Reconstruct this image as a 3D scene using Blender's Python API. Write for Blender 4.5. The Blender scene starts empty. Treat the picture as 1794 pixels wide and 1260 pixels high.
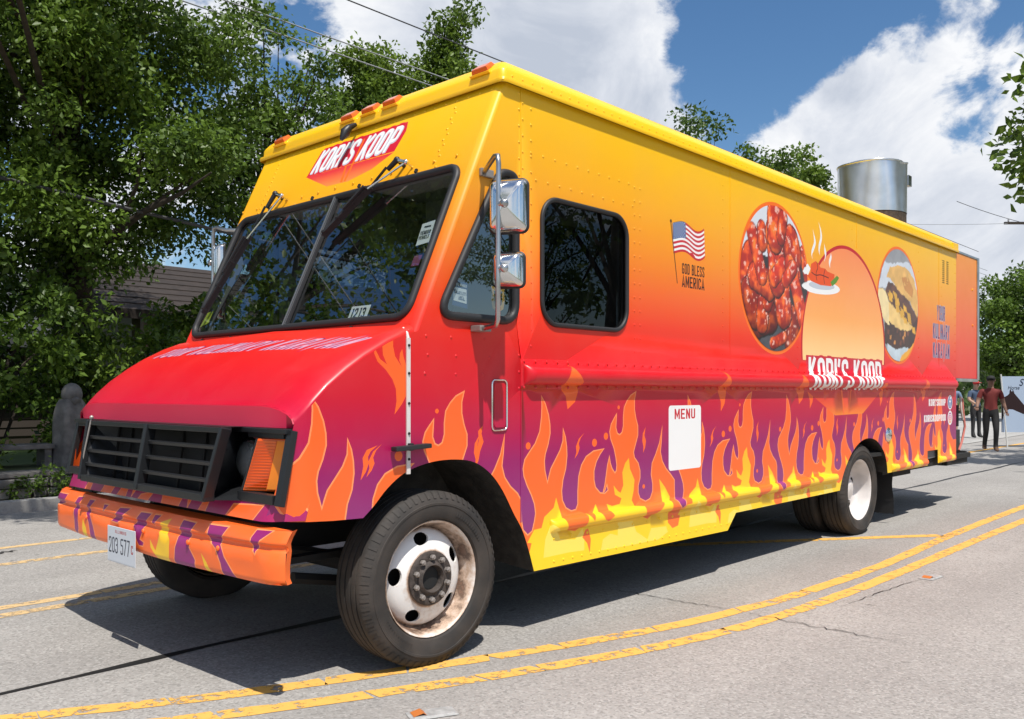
import bpy, bmesh, math, random
import numpy as np
from mathutils import Vector, Matrix
from mathutils.geometry import delaunay_2d_cdt

PI = math.pi
sc = bpy.context.scene
col = sc.collection

# ------------------------------------------------------------------ camera
cam_d = bpy.data.cameras.new("camera")
cam = bpy.data.objects.new("camera", cam_d); col.objects.link(cam)
cam.location = (-2.655, -3.14, 1.31)
cam.rotation_euler = (math.radians(90), 0, -math.atan2(.731, .682))
cam_d.sensor_width = 36.0
cam_d.lens = 30.78
cam_d.shift_y = 58/1794
cam_d.clip_start = .05
cam_d.clip_end = 3000
sc.camera = cam

# ------------------------------------------------------------------ light
SUN = Vector((-.22, -.44, 1.0)).normalized()        # direction towards the sun
sun_el = math.asin(SUN.z)
sun_az = math.atan2(SUN.x, SUN.y)
wd = bpy.data.worlds.new("World"); sc.world = wd; wd.use_nodes = True
def build_world():
    nt = wd.node_tree; N = nt.nodes; L = nt.links
    N.clear()
    out = N.new('ShaderNodeOutputWorld'); bg = N.new('ShaderNodeBackground')
    L.new(bg.outputs[0], out.inputs[0])
    sky = N.new('ShaderNodeTexSky'); sky.sky_type = 'NISHITA'; sky.sun_disc = False
    sky.sun_elevation = sun_el; sky.sun_rotation = sun_az
    sky.air_density = 1.0; sky.dust_density = .6; sky.ozone_density = 2.0
    bg.inputs['Strength'].default_value = .105
    def math_(op, a, b=None, clamp=False):
        n = N.new('ShaderNodeMath'); n.operation = op; n.use_clamp = clamp
        for i, v in enumerate((a, b)):
            if v is None: continue
            if isinstance(v, (int, float)): n.inputs[i].default_value = v
            else: L.new(v, n.inputs[i])
        return n.outputs[0]
    tc = N.new('ShaderNodeTexCoord')
    nrm = N.new('ShaderNodeVectorMath'); nrm.operation = 'NORMALIZE'; L.new(tc.outputs['Generated'], nrm.inputs[0])
    d = nrm.outputs[0]
    def noise(vec, scale, detail, rough, dist=0., off=(0, 0, 0)):
        m = N.new('ShaderNodeMapping'); L.new(vec, m.inputs[0]); m.inputs['Location'].default_value = off
        m.inputs['Scale'].default_value = (1, 1, 1.35)
        n = N.new('ShaderNodeTexNoise'); L.new(m.outputs[0], n.inputs['Vector'])
        n.inputs['Scale'].default_value = scale; n.inputs['Detail'].default_value = detail
        n.inputs['Roughness'].default_value = rough; n.inputs['Distortion'].default_value = dist
        return n.outputs['Fac']
    n1 = noise(d, 3.2, 10, .56, .15, CLOUD_OFF)
    n2 = noise(d, 11.0, 9, .62, .5, (3.1, 1.7, .4))
    base = math_('ADD', math_('MULTIPLY', n1, .74), math_('MULTIPLY', n2, .26))
    # banks of cumulus seen over the street and gaps of open blue between them
    for (dx, dy, dz), amp, w in CLOUD_BANKS:
        v = Vector((dx, dy, dz)).normalized()
        dot = N.new('ShaderNodeVectorMath'); dot.operation = 'DOT_PRODUCT'
        L.new(d, dot.inputs[0]); dot.inputs[1].default_value = v
        e = math_('POWER', math_('MAXIMUM', dot.outputs['Value'], 0), w)
        base = math_('ADD', base, math_('MULTIPLY', e, amp))
    mr = N.new('ShaderNodeMapRange'); mr.interpolation_type = 'SMOOTHSTEP'
    L.new(base, mr.inputs[0]); mr.inputs[1].default_value = .490; mr.inputs[2].default_value = .545
    cov = mr.outputs[0]
    thick = N.new('ShaderNodeMapRange'); L.new(base, thick.inputs[0])
    thick.inputs[1].default_value = .50; thick.inputs[2].default_value = .80
    sh = noise(d, 7.0, 9, .60, .6, (1.3, .2, 2.2))
    shade = math_('ADD', math_('MULTIPLY', thick.outputs[0], .50), math_('MULTIPLY', math_('SUBTRACT', sh, .42), 2.2), True)
    ramp = N.new('ShaderNodeValToRGB'); L.new(shade, ramp.inputs[0])
    ramp.color_ramp.elements[0].color = (8.0, 8.1, 8.3, 1); ramp.color_ramp.elements[0].position = .05
    ramp.color_ramp.elements[1].color = (4.4, 4.85, 5.7, 1); ramp.color_ramp.elements[1].position = .9
    e = ramp.color_ramp.elements.new(.4); e.color = (6.3, 6.6, 7.2, 1)
    hs = N.new('ShaderNodeHueSaturation'); L.new(sky.outputs[0], hs.inputs['Color'])
    hs.inputs['Saturation'].default_value = 1.22; hs.inputs['Value'].default_value = 1.0
    mx = N.new('ShaderNodeMix'); mx.data_type = 'RGBA'
    L.new(cov, mx.inputs[0]); L.new(hs.outputs[0], mx.inputs[6]); L.new(ramp.outputs[0], mx.inputs[7])
    L.new(mx.outputs[2], bg.inputs['Color'])
CLOUD_OFF = (.35, .0, .1)
def vdir(px, py):
    u = (px-897)/1534; F = (.7311, .6821)
    return (F[0]+.6821*u, F[1]-.7311*u, (688-py)/1534)
CLOUD_BANKS = [(vdir(980, 60), .16, 60), (vdir(600, 40), .10, 40), (vdir(1150, 170), .10, 160), (vdir(1340, 60), -.22, 90), (vdir(1450, 210), .16, 120),
               (vdir(1560, 320), .12, 120), (vdir(1665, 230), -.16, 500), (vdir(1720, 400), .14, 200), (vdir(1245, 150), -.06, 500)]
build_world()
sl = bpy.data.lights.new("sun", 'SUN'); sl.energy = 4.6; sl.angle = math.radians(.5); sl.color = (1, .955, .88)
so = bpy.data.objects.new("sun", sl); col.objects.link(so)
so.rotation_euler = SUN.to_track_quat('Z', 'Y').to_euler(); so.location = (-10, -15, 30)
sc.cycles.max_bounces = 5; sc.cycles.diffuse_bounces = 2; sc.cycles.glossy_bounces = 3; sc.cycles.transparent_max_bounces = 8; sc.cycles.caustics_reflective = False; sc.cycles.caustics_refractive = False
vs = sc.view_settings
vs.view_transform = 'Standard'; vs.look = 'None'; vs.exposure = .2; vs.gamma = 1.0; vs.use_curve_mapping = False

# ------------------------------------------------------------------ helpers
def srgb(r, g, b):
    f = lambda c: ((c/255)/12.92 if c/255 <= .04045 else ((c/255+.055)/1.055)**2.4)
    return (f(r), f(g), f(b))
MATS = {}
def mat(name, color, rough=.5, metal=0., coat=0., spec=.5, bump=None, vary=None, extra=None):
    m = bpy.data.materials.new(name); m.use_nodes = True
    nt = m.node_tree; b = nt.nodes['Principled BSDF']
    b.inputs['Base Color'].default_value = (*color, 1); b.inputs['Roughness'].default_value = rough
    b.inputs['Metallic'].default_value = metal; b.inputs['Coat Weight'].default_value = coat
    b.inputs['Coat Roughness'].default_value = .08; b.inputs['Specular IOR Level'].default_value = spec
    if vary:   # (scale, darker factor, detail)
        s, k, dt = vary
        g = nt.nodes.new('ShaderNodeNewGeometry'); n = nt.nodes.new('ShaderNodeTexNoise')
        nt.links.new(g.outputs['Position'], n.inputs['Vector']); n.inputs['Scale'].default_value = s; n.inputs['Detail'].default_value = dt
        r = nt.nodes.new('ShaderNodeValToRGB'); nt.links.new(n.outputs['Fac'], r.inputs[0])
        r.color_ramp.elements[0].position = .3; r.color_ramp.elements[1].position = .7
        r.color_ramp.elements[0].color = (*[c*k for c in color], 1); r.color_ramp.elements[1].color = (*color, 1)
        nt.links.new(r.outputs[0], b.inputs['Base Color'])
    if bump:
        s, st = bump
        g = nt.nodes.new('ShaderNodeNewGeometry'); n = nt.nodes.new('ShaderNodeTexNoise')
        nt.links.new(g.outputs['Position'], n.inputs['Vector']); n.inputs['Scale'].default_value = s; n.inputs['Detail'].default_value = 5
        bp = nt.nodes.new('ShaderNodeBump'); bp.inputs['Strength'].default_value = st; bp.inputs['Distance'].default_value = .01
        nt.links.new(n.outputs['Fac'], bp.inputs['Height']); nt.links.new(bp.outputs[0], b.inputs['Normal'])
    MATS[name] = m
    return m

class MB:
    """collects shapes, then links them as ONE mesh object"""
    def __init__(s): s.v = []; s.f = []; s.m = []
    def add(s, vs, fs, mi=0):
        o = len(s.v); s.v += [tuple(p) for p in vs]
        for f in fs: s.f.append(tuple(i+o for i in f)); s.m.append(mi)
        return s
    def box(s, x0, y0, z0, x1, y1, z1, mi=0):
        return s.add([(x0,y0,z0),(x1,y0,z0),(x1,y1,z0),(x0,y1,z0),(x0,y0,z1),(x1,y0,z1),(x1,y1,z1),(x0,y1,z1)],
                     [(0,3,2,1),(4,5,6,7),(0,1,5,4),(1,2,6,5),(2,3,7,6),(3,0,4,7)], mi)
    def bar(s, a, b, w, h, up=(0,0,1), mi=0, w2=None, h2=None):
        a = Vector(a); b = Vector(b); d = (b-a).normalized(); r = d.cross(Vector(up)).normalized(); u = r.cross(d)
        w2 = w if w2 is None else w2; h2 = h if h2 is None else h2
        P = [a-r*w/2-u*h/2, a+r*w/2-u*h/2, a+r*w/2+u*h/2, a-r*w/2+u*h/2, b-r*w2/2-u*h2/2, b+r*w2/2-u*h2/2, b+r*w2/2+u*h2/2, b-r*w2/2+u*h2/2]
        return s.add(P, [(0,1,2,3),(7,6,5,4),(0,4,5,1),(1,5,6,2),(2,6,7,3),(3,7,4,0)], mi)
    def tube(s, pts, r, n=8, mi=0, caps=True):
        pts = [Vector(p) for p in pts]; k = len(pts)
        rr = r if isinstance(r, (list, tuple)) else [r]*k
        vs = []; prev = None
        for i, p in enumerate(pts):
            d = (pts[min(i+1, k-1)]-pts[max(i-1, 0)]).normalized()
            if prev is None:
                a = Vector((0,0,1)) if abs(d.z) < .9 else Vector((1,0,0)); u = d.cross(a).normalized()
            else: u = (prev-d*prev.dot(d)).normalized()
            prev = u; w = d.cross(u)
            for j in range(n):
                t = 2*PI*j/n; vs.append(p+(u*math.cos(t)+w*math.sin(t))*rr[i])
        fs = [(i*n+j, i*n+(j+1)%n, (i+1)*n+(j+1)%n, (i+1)*n+j) for i in range(k-1) for j in range(n)]
        if caps: fs += [tuple(range(n-1,-1,-1)), tuple(range((k-1)*n, k*n))]
        return s.add(vs, fs, mi)
    def lathe(s, prof, n=32, c=(0,0,0), axis='z', mi=0, close=False):
        """prof: (radius, height) list"""
        vs = []
        for r, h in prof:
            for j in range(n):
                t = 2*PI*j/n; a, b = r*math.cos(t), r*math.sin(t)
                p = (a, b, h) if axis == 'z' else ((a, h, b) if axis == 'y' else (h, a, b))
                vs.append((p[0]+c[0], p[1]+c[1], p[2]+c[2]))
        fs = [(i*n+j, i*n+(j+1)%n, (i+1)*n+(j+1)%n, (i+1)*n+j) for i in range(len(prof)-1) for j in range(n)]
        return s.add(vs, fs, mi)
    def disc(s, c, r, axis='y', n=24, mi=0, d=1):
        vs = []
        for j in range(n):
            t = 2*PI*j/n; a, b = r*math.cos(t), r*math.sin(t)
            vs.append((c[0]+a, c[1], c[2]+b) if axis == 'y' else ((c[0]+a, c[1]+b, c[2]) if axis == 'z' else (c[0], c[1]+a, c[2]+b)))
        return s.add(vs, [tuple(range(n)) if d > 0 else tuple(range(n-1,-1,-1))], mi)
    def ball(s, c, r, n=10, m=6, sq=(1,1,1), mi=0):
        vs = [(c[0], c[1], c[2]-r*sq[2])]
        for i in range(1, m):
            p = PI*i/m-PI/2
            for j in range(n):
                t = 2*PI*j/n
                vs.append((c[0]+r*sq[0]*math.cos(p)*math.cos(t), c[1]+r*sq[1]*math.cos(p)*math.sin(t), c[2]+r*sq[2]*math.sin(p)))
        vs.append((c[0], c[1], c[2]+r*sq[2])); top = len(vs)-1
        fs = [(0, 1+(j+1)%n, 1+j) for j in range(n)]
        fs += [(1+i*n+j, 1+i*n+(j+1)%n, 1+(i+1)*n+(j+1)%n, 1+(i+1)*n+j) for i in range(m-2) for j in range(n)]
        fs += [(1+(m-2)*n+j, 1+(m-2)*n+(j+1)%n, top) for j in range(n)]
        return s.add(vs, fs, mi)
    def prism(s, poly, y0, y1, fn, mi=0):
        """poly 2-D, extruded between y0 and y1 through fn(a,b,y)"""
        n = len(poly); vs = [fn(a, b, y0) for a, b in poly]+[fn(a, b, y1) for a, b in poly]
        fs = [tuple(range(n)), tuple(range(2*n-1, n-1, -1))]+[(i, i+n, (i+1)%n+n, (i+1)%n) for i in range(n)]
        return s.add(vs, fs, mi)
    def mesh(s, name, mats, smooth=None, bevel=0.):
        me = bpy.data.meshes.new(name); me.from_pydata(s.v, [], s.f)
        for m in (mats if isinstance(mats, (list, tuple)) else [mats]): me.materials.append(m)
        me.polygons.foreach_set('material_index', s.m)
        bm = bmesh.new(); bm.from_mesh(me)
        bmesh.ops.recalc_face_normals(bm, faces=bm.faces)
        if bevel: bmesh.ops.bevel(bm, geom=[e for e in bm.edges if e.is_manifold and e.calc_face_angle(0) > .6], offset=bevel, segments=2, affect='EDGES', profile=.6, clamp_overlap=True)
        bm.to_mesh(me); bm.free()
        if smooth is not None:
            me.polygons.foreach_set('use_smooth', [True]*len(me.polygons)); me.set_sharp_from_angle(angle=math.radians(smooth))
        return me
    def build(s, name, mats, parent=None, smooth=None, bevel=0., **props):
        return link(name, s.mesh(name, mats, smooth, bevel), parent, **props)

ORIGIN = {}
def link(name, me, parent=None, loc=None, **props):
    """vertices are in world metres; a thing's Empty only carries a translation"""
    o = bpy.data.objects.new(name, me); col.objects.link(o)
    if loc is not None: o.location = loc
    if parent is not None:
        o.parent = parent
        if parent.type == 'EMPTY': o.matrix_parent_inverse = Matrix.Translation(-Vector(parent.location))
    for k, v in props.items(): o[k] = v
    return o
def thing(name, label, cat, loc=(0,0,0), group=None):
    o = bpy.data.objects.new(name, None); col.objects.link(o); o.location = loc; o.empty_display_size = .2
    o['label'] = label; o['category'] = cat
    if group: o['group'] = group
    return o
def tag(o, label, cat, group=None):
    o['label'] = label; o['category'] = cat
    if group: o['group'] = group
    return o

# ---- flat artwork laid out in 2-D and cut into the surface it is printed on
def ccw(p):
    a = sum(p[i][0]*p[(i+1)%len(p)][1]-p[(i+1)%len(p)][0]*p[i][1] for i in range(len(p)))
    return list(p) if a > 0 else list(p)[::-1]
def inside(X, Z, poly):
    c = np.zeros(X.shape, bool); n = len(poly)
    for i in range(n):
        (x1, z1), (x2, z2) = poly[i], poly[(i+1) % n]
        if z1 != z2: c ^= ((z1 > Z) != (z2 > Z)) & (X < (x2-x1)*(Z-z1)/(z2-z1)+x1)
    return c
def compose(outline, holes, layers, lines=()):
    """cuts every outline of the artwork into one triangle sheet; later layers lie over earlier ones"""
    V = []; E = []; items = []
    def addp(p, key):
        p = [tuple(map(float, q[:2])) for q in p]
        p = [q for i, q in enumerate(p) if math.dist(q, p[i-1]) > 2e-5]
        if len(p) < 3: return
        o = len(V); n = len(p); V.extend(Vector(q) for q in p); E.extend((o+i, o+(i+1) % n) for i in range(n)); items.append((p, key))
    addp(outline, 'base')
    for key, polys in layers:
        for p in polys: addp(p, key)
    for h in holes: addp(h, None)
    for a, b in lines:
        o = len(V); V.extend((Vector(a), Vector(b))); E.append((o, o+1))
    v, e, f, _, _, _ = delaunay_2d_cdt(V, E, [], 0, 1e-5, True)
    v = np.array([tuple(p) for p in v]); tri = np.array([t for t in f if len(t) == 3])
    c = v[tri].mean(1); X, Z = c[:, 0], c[:, 1]
    keys = [None]; lab = np.zeros(len(tri), int)
    base = inside(X, Z, items[0][0])
    for p, key in items:
        if key not in keys: keys.append(key)
        a = np.array(p); lo = a.min(0); hi = a.max(0)
        ix = np.nonzero((X >= lo[0]) & (X <= hi[0]) & (Z >= lo[1]) & (Z <= hi[1]))[0]
        if len(ix): lab[ix[inside(X[ix], Z[ix], p)]] = keys.index(key)
    lab[~base] = 0
    return [tuple(p) for p in v.tolist()], [(tuple(t), keys[k]) for t, k in zip(tri.tolist(), lab) if k]
def art(name, comp, map3, mats, parent, outward, split=None, **props):
    """mats: {key: material}; split: fn(cx, cy)->object name.  Returns {name: object}"""
    v, tris = comp
    keys = list(mats); P = [Vector(map3(*p)) for p in v]; e = 8e-4
    Nn = []
    for p in v:
        du = Vector(map3(p[0]+e, p[1]))-Vector(map3(p[0]-e, p[1])); dv = Vector(map3(p[0], p[1]+e))-Vector(map3(p[0], p[1]-e))
        n = du.cross(dv); n = n.normalized() if n.length > 0 else Vector(outward)
        if n.dot(Vector(outward)) < 0: n = -n
        Nn.append(n)
    groups = {}
    for t, k in tris:
        cx = sum(v[i][0] for i in t)/len(t); cy = sum(v[i][1] for i in t)/len(t)
        groups.setdefault(split(cx, cy) if split else name, []).append((t, k))
    out = {}
    for g, L in groups.items():
        ids = {}; vs = []; fs = []; ms = []; nn = []
        for t, k in L:
            q = []
            for i in t:
                if i not in ids: ids[i] = len(vs); vs.append(P[i]); nn.append(Nn[i])
                q.append(ids[i])
            a, b, c = P[t[0]], P[t[1]], P[t[2]]
            if (b-a).cross(c-a).dot(Nn[t[0]]) < 0: q.reverse()
            fs.append(q); ms.append(keys.index(k))
        me = bpy.data.meshes.new(g); me.from_pydata(vs, [], fs)
        for k in keys: me.materials.append(mats[k])
        me.polygons.foreach_set('material_index', ms); me.polygons.foreach_set('use_smooth', [True]*len(fs))
        me.normals_split_custom_set_from_vertices([tuple(n) for n in nn])
        out[g] = link(g, me, parent, **props)
    return out
def rrect(x0, y0, x1, y1, r, n=6):
    p = []
    for cx, cy, a in ((x1-r, y1-r, 0), (x0+r, y1-r, PI/2), (x0+r, y0+r, PI), (x1-r, y0+r, 1.5*PI)):
        p += [(cx+r*math.cos(a+PI/2*i/n), cy+r*math.sin(a+PI/2*i/n)) for i in range(n+1)]
    return p
def circ(cx, cy, r, n=48, ry=None):
    ry = r if ry is None else ry
    return [(cx+r*math.cos(2*PI*i/n), cy+ry*math.sin(2*PI*i/n)) for i in range(n)]
def rounded(path, r, closed=False, n=4):
    P = [Vector(p) for p in path]; k = len(P); out = []
    for i, p in enumerate(P):
        if not closed and i in (0, k-1): out.append(p); continue
        a = P[(i-1) % k]; b = P[(i+1) % k]; da = (a-p); db = (b-p)
        q = min(r, da.length*.48, db.length*.48)
        s = p+da.normalized()*q; t = p+db.normalized()*q
        for j in range(n+1):
            u = j/n; out.append(s*(1-u)**2+p*2*u*(1-u)+t*u*u)
    return out
def stroke(path, t, closed=False):
    """quads of a thick line; neighbours share their mitred edge"""
    P = [Vector(p) for p in path]; k = len(P); Lf = []; Rt = []
    for i, p in enumerate(P):
        a = P[i-1] if (i or closed) else None; b = P[(i+1) % k] if (i < k-1 or closed) else None
        d1 = (p-a).normalized() if a is not None else None; d2 = (b-p).normalized() if b is not None else None
        d1 = d1 or d2; d2 = d2 or d1
        n1 = Vector((-d1.y, d1.x)); n2 = Vector((-d2.y, d2.x)); m = n1+n2
        if m.length < 1e-6: m = n1
        m.normalize(); w = t/2/max(.45, m.dot(n1))
        Lf.append(p+m*w); Rt.append(p-m*w)
    return [[Rt[i], Rt[(i+1) % k], Lf[(i+1) % k], Lf[i]] for i in range(k if closed else k-1)]
def taper(path, w):
    """a wisp: thick in the middle, pointed at both ends"""
    P = [Vector(p) for p in path]; k = len(P); L = []; R = []
    for i, p in enumerate(P):
        d = (P[min(i+1, k-1)]-P[max(i-1, 0)]).normalized(); n = Vector((-d.y, d.x)); q = w*math.sin(PI*i/(k-1))**.7/2
        L.append(p+n*q); R.append(p-n*q)
    return [tuple(p) for p in R+L[::-1][1:-1]]
def glyph(ch, w, t):
    a = t/2; x0, x1, y0, y1, m = a, w-a, a, 1-a, w/2
    r = .16
    G = {'K': [[(x0,0),(x0,1)], [(x1,1),(x0,.40)], [(x0+.10,.56),(x1+.01,0)]],
         'R': [[(x0,0),(x0,1)], rounded([(x0,y1),(x1,y1),(x1,.48),(x0,.48)], r), [(m*.9,.48),(x1,0)]],
         'P': [[(x0,0),(x0,1)], rounded([(x0,y1),(x1,y1),(x1,.42),(x0,.42)], r)],
         'B': [[(x0,0),(x0,1)], rounded([(x0,y1),(x1-.02,y1),(x1-.02,.53),(x0,.53)], r*.8), rounded([(x0,.53),(x1,.53),(x1,y0),(x0,y0)], r*.8)],
         'D': [[(x0,0),(x0,1)], rounded([(x0,y1),(x1,y1),(x1,y0),(x0,y0)], r)],
         'I': [[(x0,0),(x0,1)]], 'L': [[(x0,1),(x0,y0),(w,y0)]], "'": [[(x0+.02,1),(x0-.03,.74)]], ' ': [],
         'S': [rounded([(x1,.70),(x1,y1),(x0,y1),(x0,.58),(x1,.42),(x1,y0),(x0,y0),(x0,.30)], r)],
         'G': [rounded([(x1,.70),(x1,y1),(x0,y1),(x0,y0),(x1,y0),(x1,.47),(m,.47)], r*.8)],
         'C': [rounded([(x1,.68),(x1,y1),(x0,y1),(x0,y0),(x1,y0),(x1,.32)], r)],
         'U': [rounded([(x0,1),(x0,y0),(x1,y0),(x1,1)], r)],
         'E': [[(w,y1),(x0,y1),(x0,y0),(w,y0)], [(x0,.5),(w*.88,.5)]],
         'F': [[(w,y1),(x0,y1),(x0,0)], [(x0,.5),(w*.85,.5)]],
         'A': [[(x0*.7,0),(m,1.0),(w-x0*.7,0)], [(w*.25,.26),(w*.75,.26)]],
         'V': [[(x0*.7,1),(m,.0),(w-x0*.7,1)]], 'Y': [[(x0*.7,1),(m,.46),(w-x0*.7,1)], [(m,.5),(m,0)]],
         'M': [[(x0,0),(x0,1)], [(x0,.97),(m,.25),(x1,.97)], [(x1,1),(x1,0)]],
         'N': [[(x0,0),(x0,1)], [(x0,.97),(x1,.03)], [(x1,0),(x1,1)]],
         '2': [rounded([(x0,.70),(x0,y1),(x1,y1),(x1,.55),(x0,.12),(x0,y0),(w,y0)], r*.8)],
         '3': [rounded([(x0,.74),(x0,y1),(x1,y1),(x1,.53),(m*.7,.53)], r), rounded([(m*.7,.53),(x1,.53),(x1,y0),(x0,y0),(x0,.26)], r)],
         '5': [rounded([(w,y1),(x0,y1),(x0,.58),(x1,.58),(x1,y0),(x0,y0),(x0,.24)], r*.7)],
         'H': [[(x0,0),(x0,1)], [(x1,0),(x1,1)], [(x0,.5),(x1,.5)]], 'T': [[(0,y1),(w,y1)], [(m,1),(m,0)]],
         '7': [[(0,y1),(x1,y1),(x0+.05,0)]], '1': [[(x0-.06,.85),(x0+.04,.93)], [(x0+.06,0),(x0+.06,1)]], '6': [rounded([(x1,.7),(x1,y1),(x0,y1),(x0,y0),(x1,y0),(x1,.54),(x0,.54)], r)]}
    if ch in 'O0': return [(rounded([(x0,y0),(x1,y0),(x1,y1),(x0,y1)], r, True), True)]
    return [(p, False) for p in G[ch]]
def lettering(txt, x, y, h, w=.42, t=.13, gap=.07, shear=0., width=None, grow=0., rise=0., flip=1):
    """returns quads; (x, y) is the lower-left corner. width stretches the run to that length"""
    q = []; cx = 0.
    adv = {'I': t, "'": t*1.1, ' ': .22, 'M': w*1.25, '1': t*1.6}
    for ch in txt:
        gw = adv.get(ch, w)
        for p, cl in glyph(ch, gw, t):
            for s in stroke(p, t+grow, cl):
                q.append([(pt[0]+cx, pt[1]) for pt in s])
        cx += gw+gap
    cx -= gap
    k = (width/(cx*h)) if width else 1.
    f = lambda p: (x+flip*(p[0]*h*k+shear*p[1]*h), y+p[1]*h+rise*p[0]*h*k)
    return [[f(p) for p in s] for s in q]

# ---- outlines of the printed flames and badges, metres on the panel they are printed on
CONT=[(0.782,0.738),(0.782,0.688),(0.785,0.629),(0.797,0.578),(0.834,0.546),(0.871,0.564),(0.889,0.617),(0.898,0.657),(0.889,0.708),(0.863,0.76),(0.829,0.813),(0.804,0.864),(0.797,0.905),(0.811,0.953),(0.848,0.991),(0.894,1.034),(0.932,1.098),(0.947,1.179),(0.95,1.239),(0.947,1.29),(0.978,1.249),(1.005,1.188),(1.017,1.136),(1.019,1.085),(1.001,1.024),(0.978,0.974),(0.97,0.934),(0.975,0.883),(0.997,0.815),(1.009,0.85),(1.025,0.89),(1.065,0.939),(1.105,0.989),(1.129,1.04),(1.131,1.107),(1.151,1.06),(1.162,1.007),(1.165,0.954),(1.154,0.882),(1.129,0.821),(1.118,0.759),(1.124,0.707),(1.154,0.662),(1.203,0.639),(1.245,0.643),(1.262,0.673),(1.262,0.747),(1.271,0.832),(1.296,0.894),(1.339,0.94),(1.409,0.969),(1.508,0.977),(1.472,0.949),(1.436,0.907),(1.413,0.854),(1.413,0.8),(1.427,0.756),(1.472,0.719),(1.517,0.713),(1.55,0.729),(1.539,0.763),(1.517,0.727),(1.502,0.722),(1.517,0.76),(1.53,0.814),(1.544,0.879),(1.563,0.931),(1.572,0.889),(1.59,0.854),(1.618,0.827),(1.633,0.84),(1.637,0.873),(1.628,0.919),(1.609,0.976),(1.576,1.033),(1.566,1.077),(1.581,1.121),(1.609,1.154),(1.635,1.182),(1.632,1.143),(1.628,1.098),(1.643,1.064),(1.666,1.055),(1.69,1.068),(1.704,1.107),(1.704,1.163),(1.713,1.22),(1.742,1.259),(1.781,1.293),(1.837,1.316),(1.821,1.264),(1.821,1.207),(1.837,1.149),(1.857,1.103),(1.857,1.045),(1.831,0.988),(1.811,0.943),(1.821,0.908),(1.861,0.872),(1.881,0.824),(1.881,0.778),(1.861,0.733),(1.861,0.687),(1.881,0.65),(1.942,0.627),(1.993,0.64),(2.02,0.685),(2.02,0.732),(2.003,0.792),(2.014,0.863),(2.056,0.919),(2.098,0.989),(2.13,1.095),(2.12,1.0),(2.109,0.929),(2.13,0.868),(2.174,0.817),(2.228,0.777)]
YEL=[(0.886,0.568),(0.947,0.571),(0.97,0.629),(1.049,0.672),(1.07,0.727),(1.094,0.668),(1.124,0.603),(1.146,0.538),(1.237,0.522),(1.305,0.546),(1.339,0.612),(1.377,0.565),(1.427,0.658),(1.481,0.565),(1.517,0.55),(1.572,0.578),(1.535,0.648),(1.59,0.631),(1.666,0.636),(1.685,0.668),(1.618,0.696),(1.605,0.753),(1.647,0.716),(1.675,0.702),(1.704,0.745),(1.694,0.825),(1.723,0.88),(1.762,0.909),(1.772,0.843),(1.821,0.77),(1.811,0.702),(1.791,0.647),(1.821,0.61),(1.901,0.602),(1.911,0.531),(1.962,0.514),(2.066,0.563),(2.13,0.604),(2.109,0.69),(2.094,0.757),(2.163,0.697),(2.217,0.633),(2.206,0.573),(2.195,0.478),(2.239,0.43)]
TONG1=[(1.357,0.524),(1.383,0.457),(1.374,0.377),(1.348,0.439),(1.305,0.477),(1.331,0.517)]
TONG2=[(2.195,0.526),(2.34,0.499),(2.318,0.434),(2.25,0.423),(2.195,0.466)]
PALE1=[(0.978,0.506),(1.025,0.582),(1.081,0.545),(1.105,0.491),(1.237,0.474),(1.305,0.53),(1.322,0.485),(1.322,0.4),(1.187,0.407),(0.963,0.406)]
PALE2=[(1.481,0.379),(1.499,0.442),(1.572,0.467),(1.647,0.447),(1.647,0.525),(1.801,0.52),(1.841,0.447),(1.962,0.386),(2.003,0.451),(2.174,0.444),(2.195,0.405),(2.088,0.37),(1.801,0.371)]
WISP=[(1.322,1.078),(1.271,1.045),(1.245,1.003),(1.25,0.971),(1.233,0.932),(1.262,0.96),(1.279,0.991),(1.271,1.018),(1.288,1.049)]
WISP2=[(1.942,1.094),(1.911,1.055),(1.905,1.008),(1.917,0.973),(1.915,0.932),(1.937,0.966),(1.946,1.007),(1.929,1.042)]
BIGW=[(1.159,1.493),(1.17,1.457),(1.137,1.425),(1.105,1.373),(1.108,1.331),(1.154,1.289),(1.17,1.216),(1.237,1.257),(1.262,1.31),(1.262,1.369),(1.212,1.416),(1.183,1.447)]
BIGW2=[(2.855,1.468),(2.873,1.415),(2.821,1.369),(2.834,1.31),(2.873,1.245),(2.873,1.177),(2.925,1.231),(2.946,1.311),(2.938,1.377),(2.907,1.429)]
DOTS=[(1.418,1.017),(0.838,1.024),(3.004,1.051),(1.656,1.221),(1.921,0.722)]
CREST=[(-0.198,1.526),(-0.187,1.498),(-0.164,1.462),(-0.125,1.439),(-0.148,1.481),(-0.152,1.524),(-0.14,1.562),(-0.109,1.57),(-0.089,1.558),(-0.089,1.521),(-0.077,1.477),(-0.036,1.428),(-0.053,1.459),(-0.049,1.491),(-0.035,1.513),(-0.028,1.479),(-0.016,1.448),(-0.008,1.41),(0.013,1.385),(0.013,1.347),(-0.012,1.296),(-0.036,1.258),(-0.081,1.209),(-0.069,1.271),(-0.073,1.327),(-0.093,1.371),(-0.132,1.414),(-0.179,1.45),(-0.198,1.486)]
WISP0=[(-0.179,1.072),(-0.24,1.054),(-0.263,1.019),(-0.259,0.982),(-0.274,0.92),(-0.244,0.957),(-0.229,0.992),(-0.233,1.023),(-0.217,1.047)]
WISP00=[(0.494,1.143),(0.46,1.116),(0.465,1.068),(0.445,1.014),(0.465,0.975),(0.474,1.013),(0.499,1.06),(0.484,1.102)]
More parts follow.
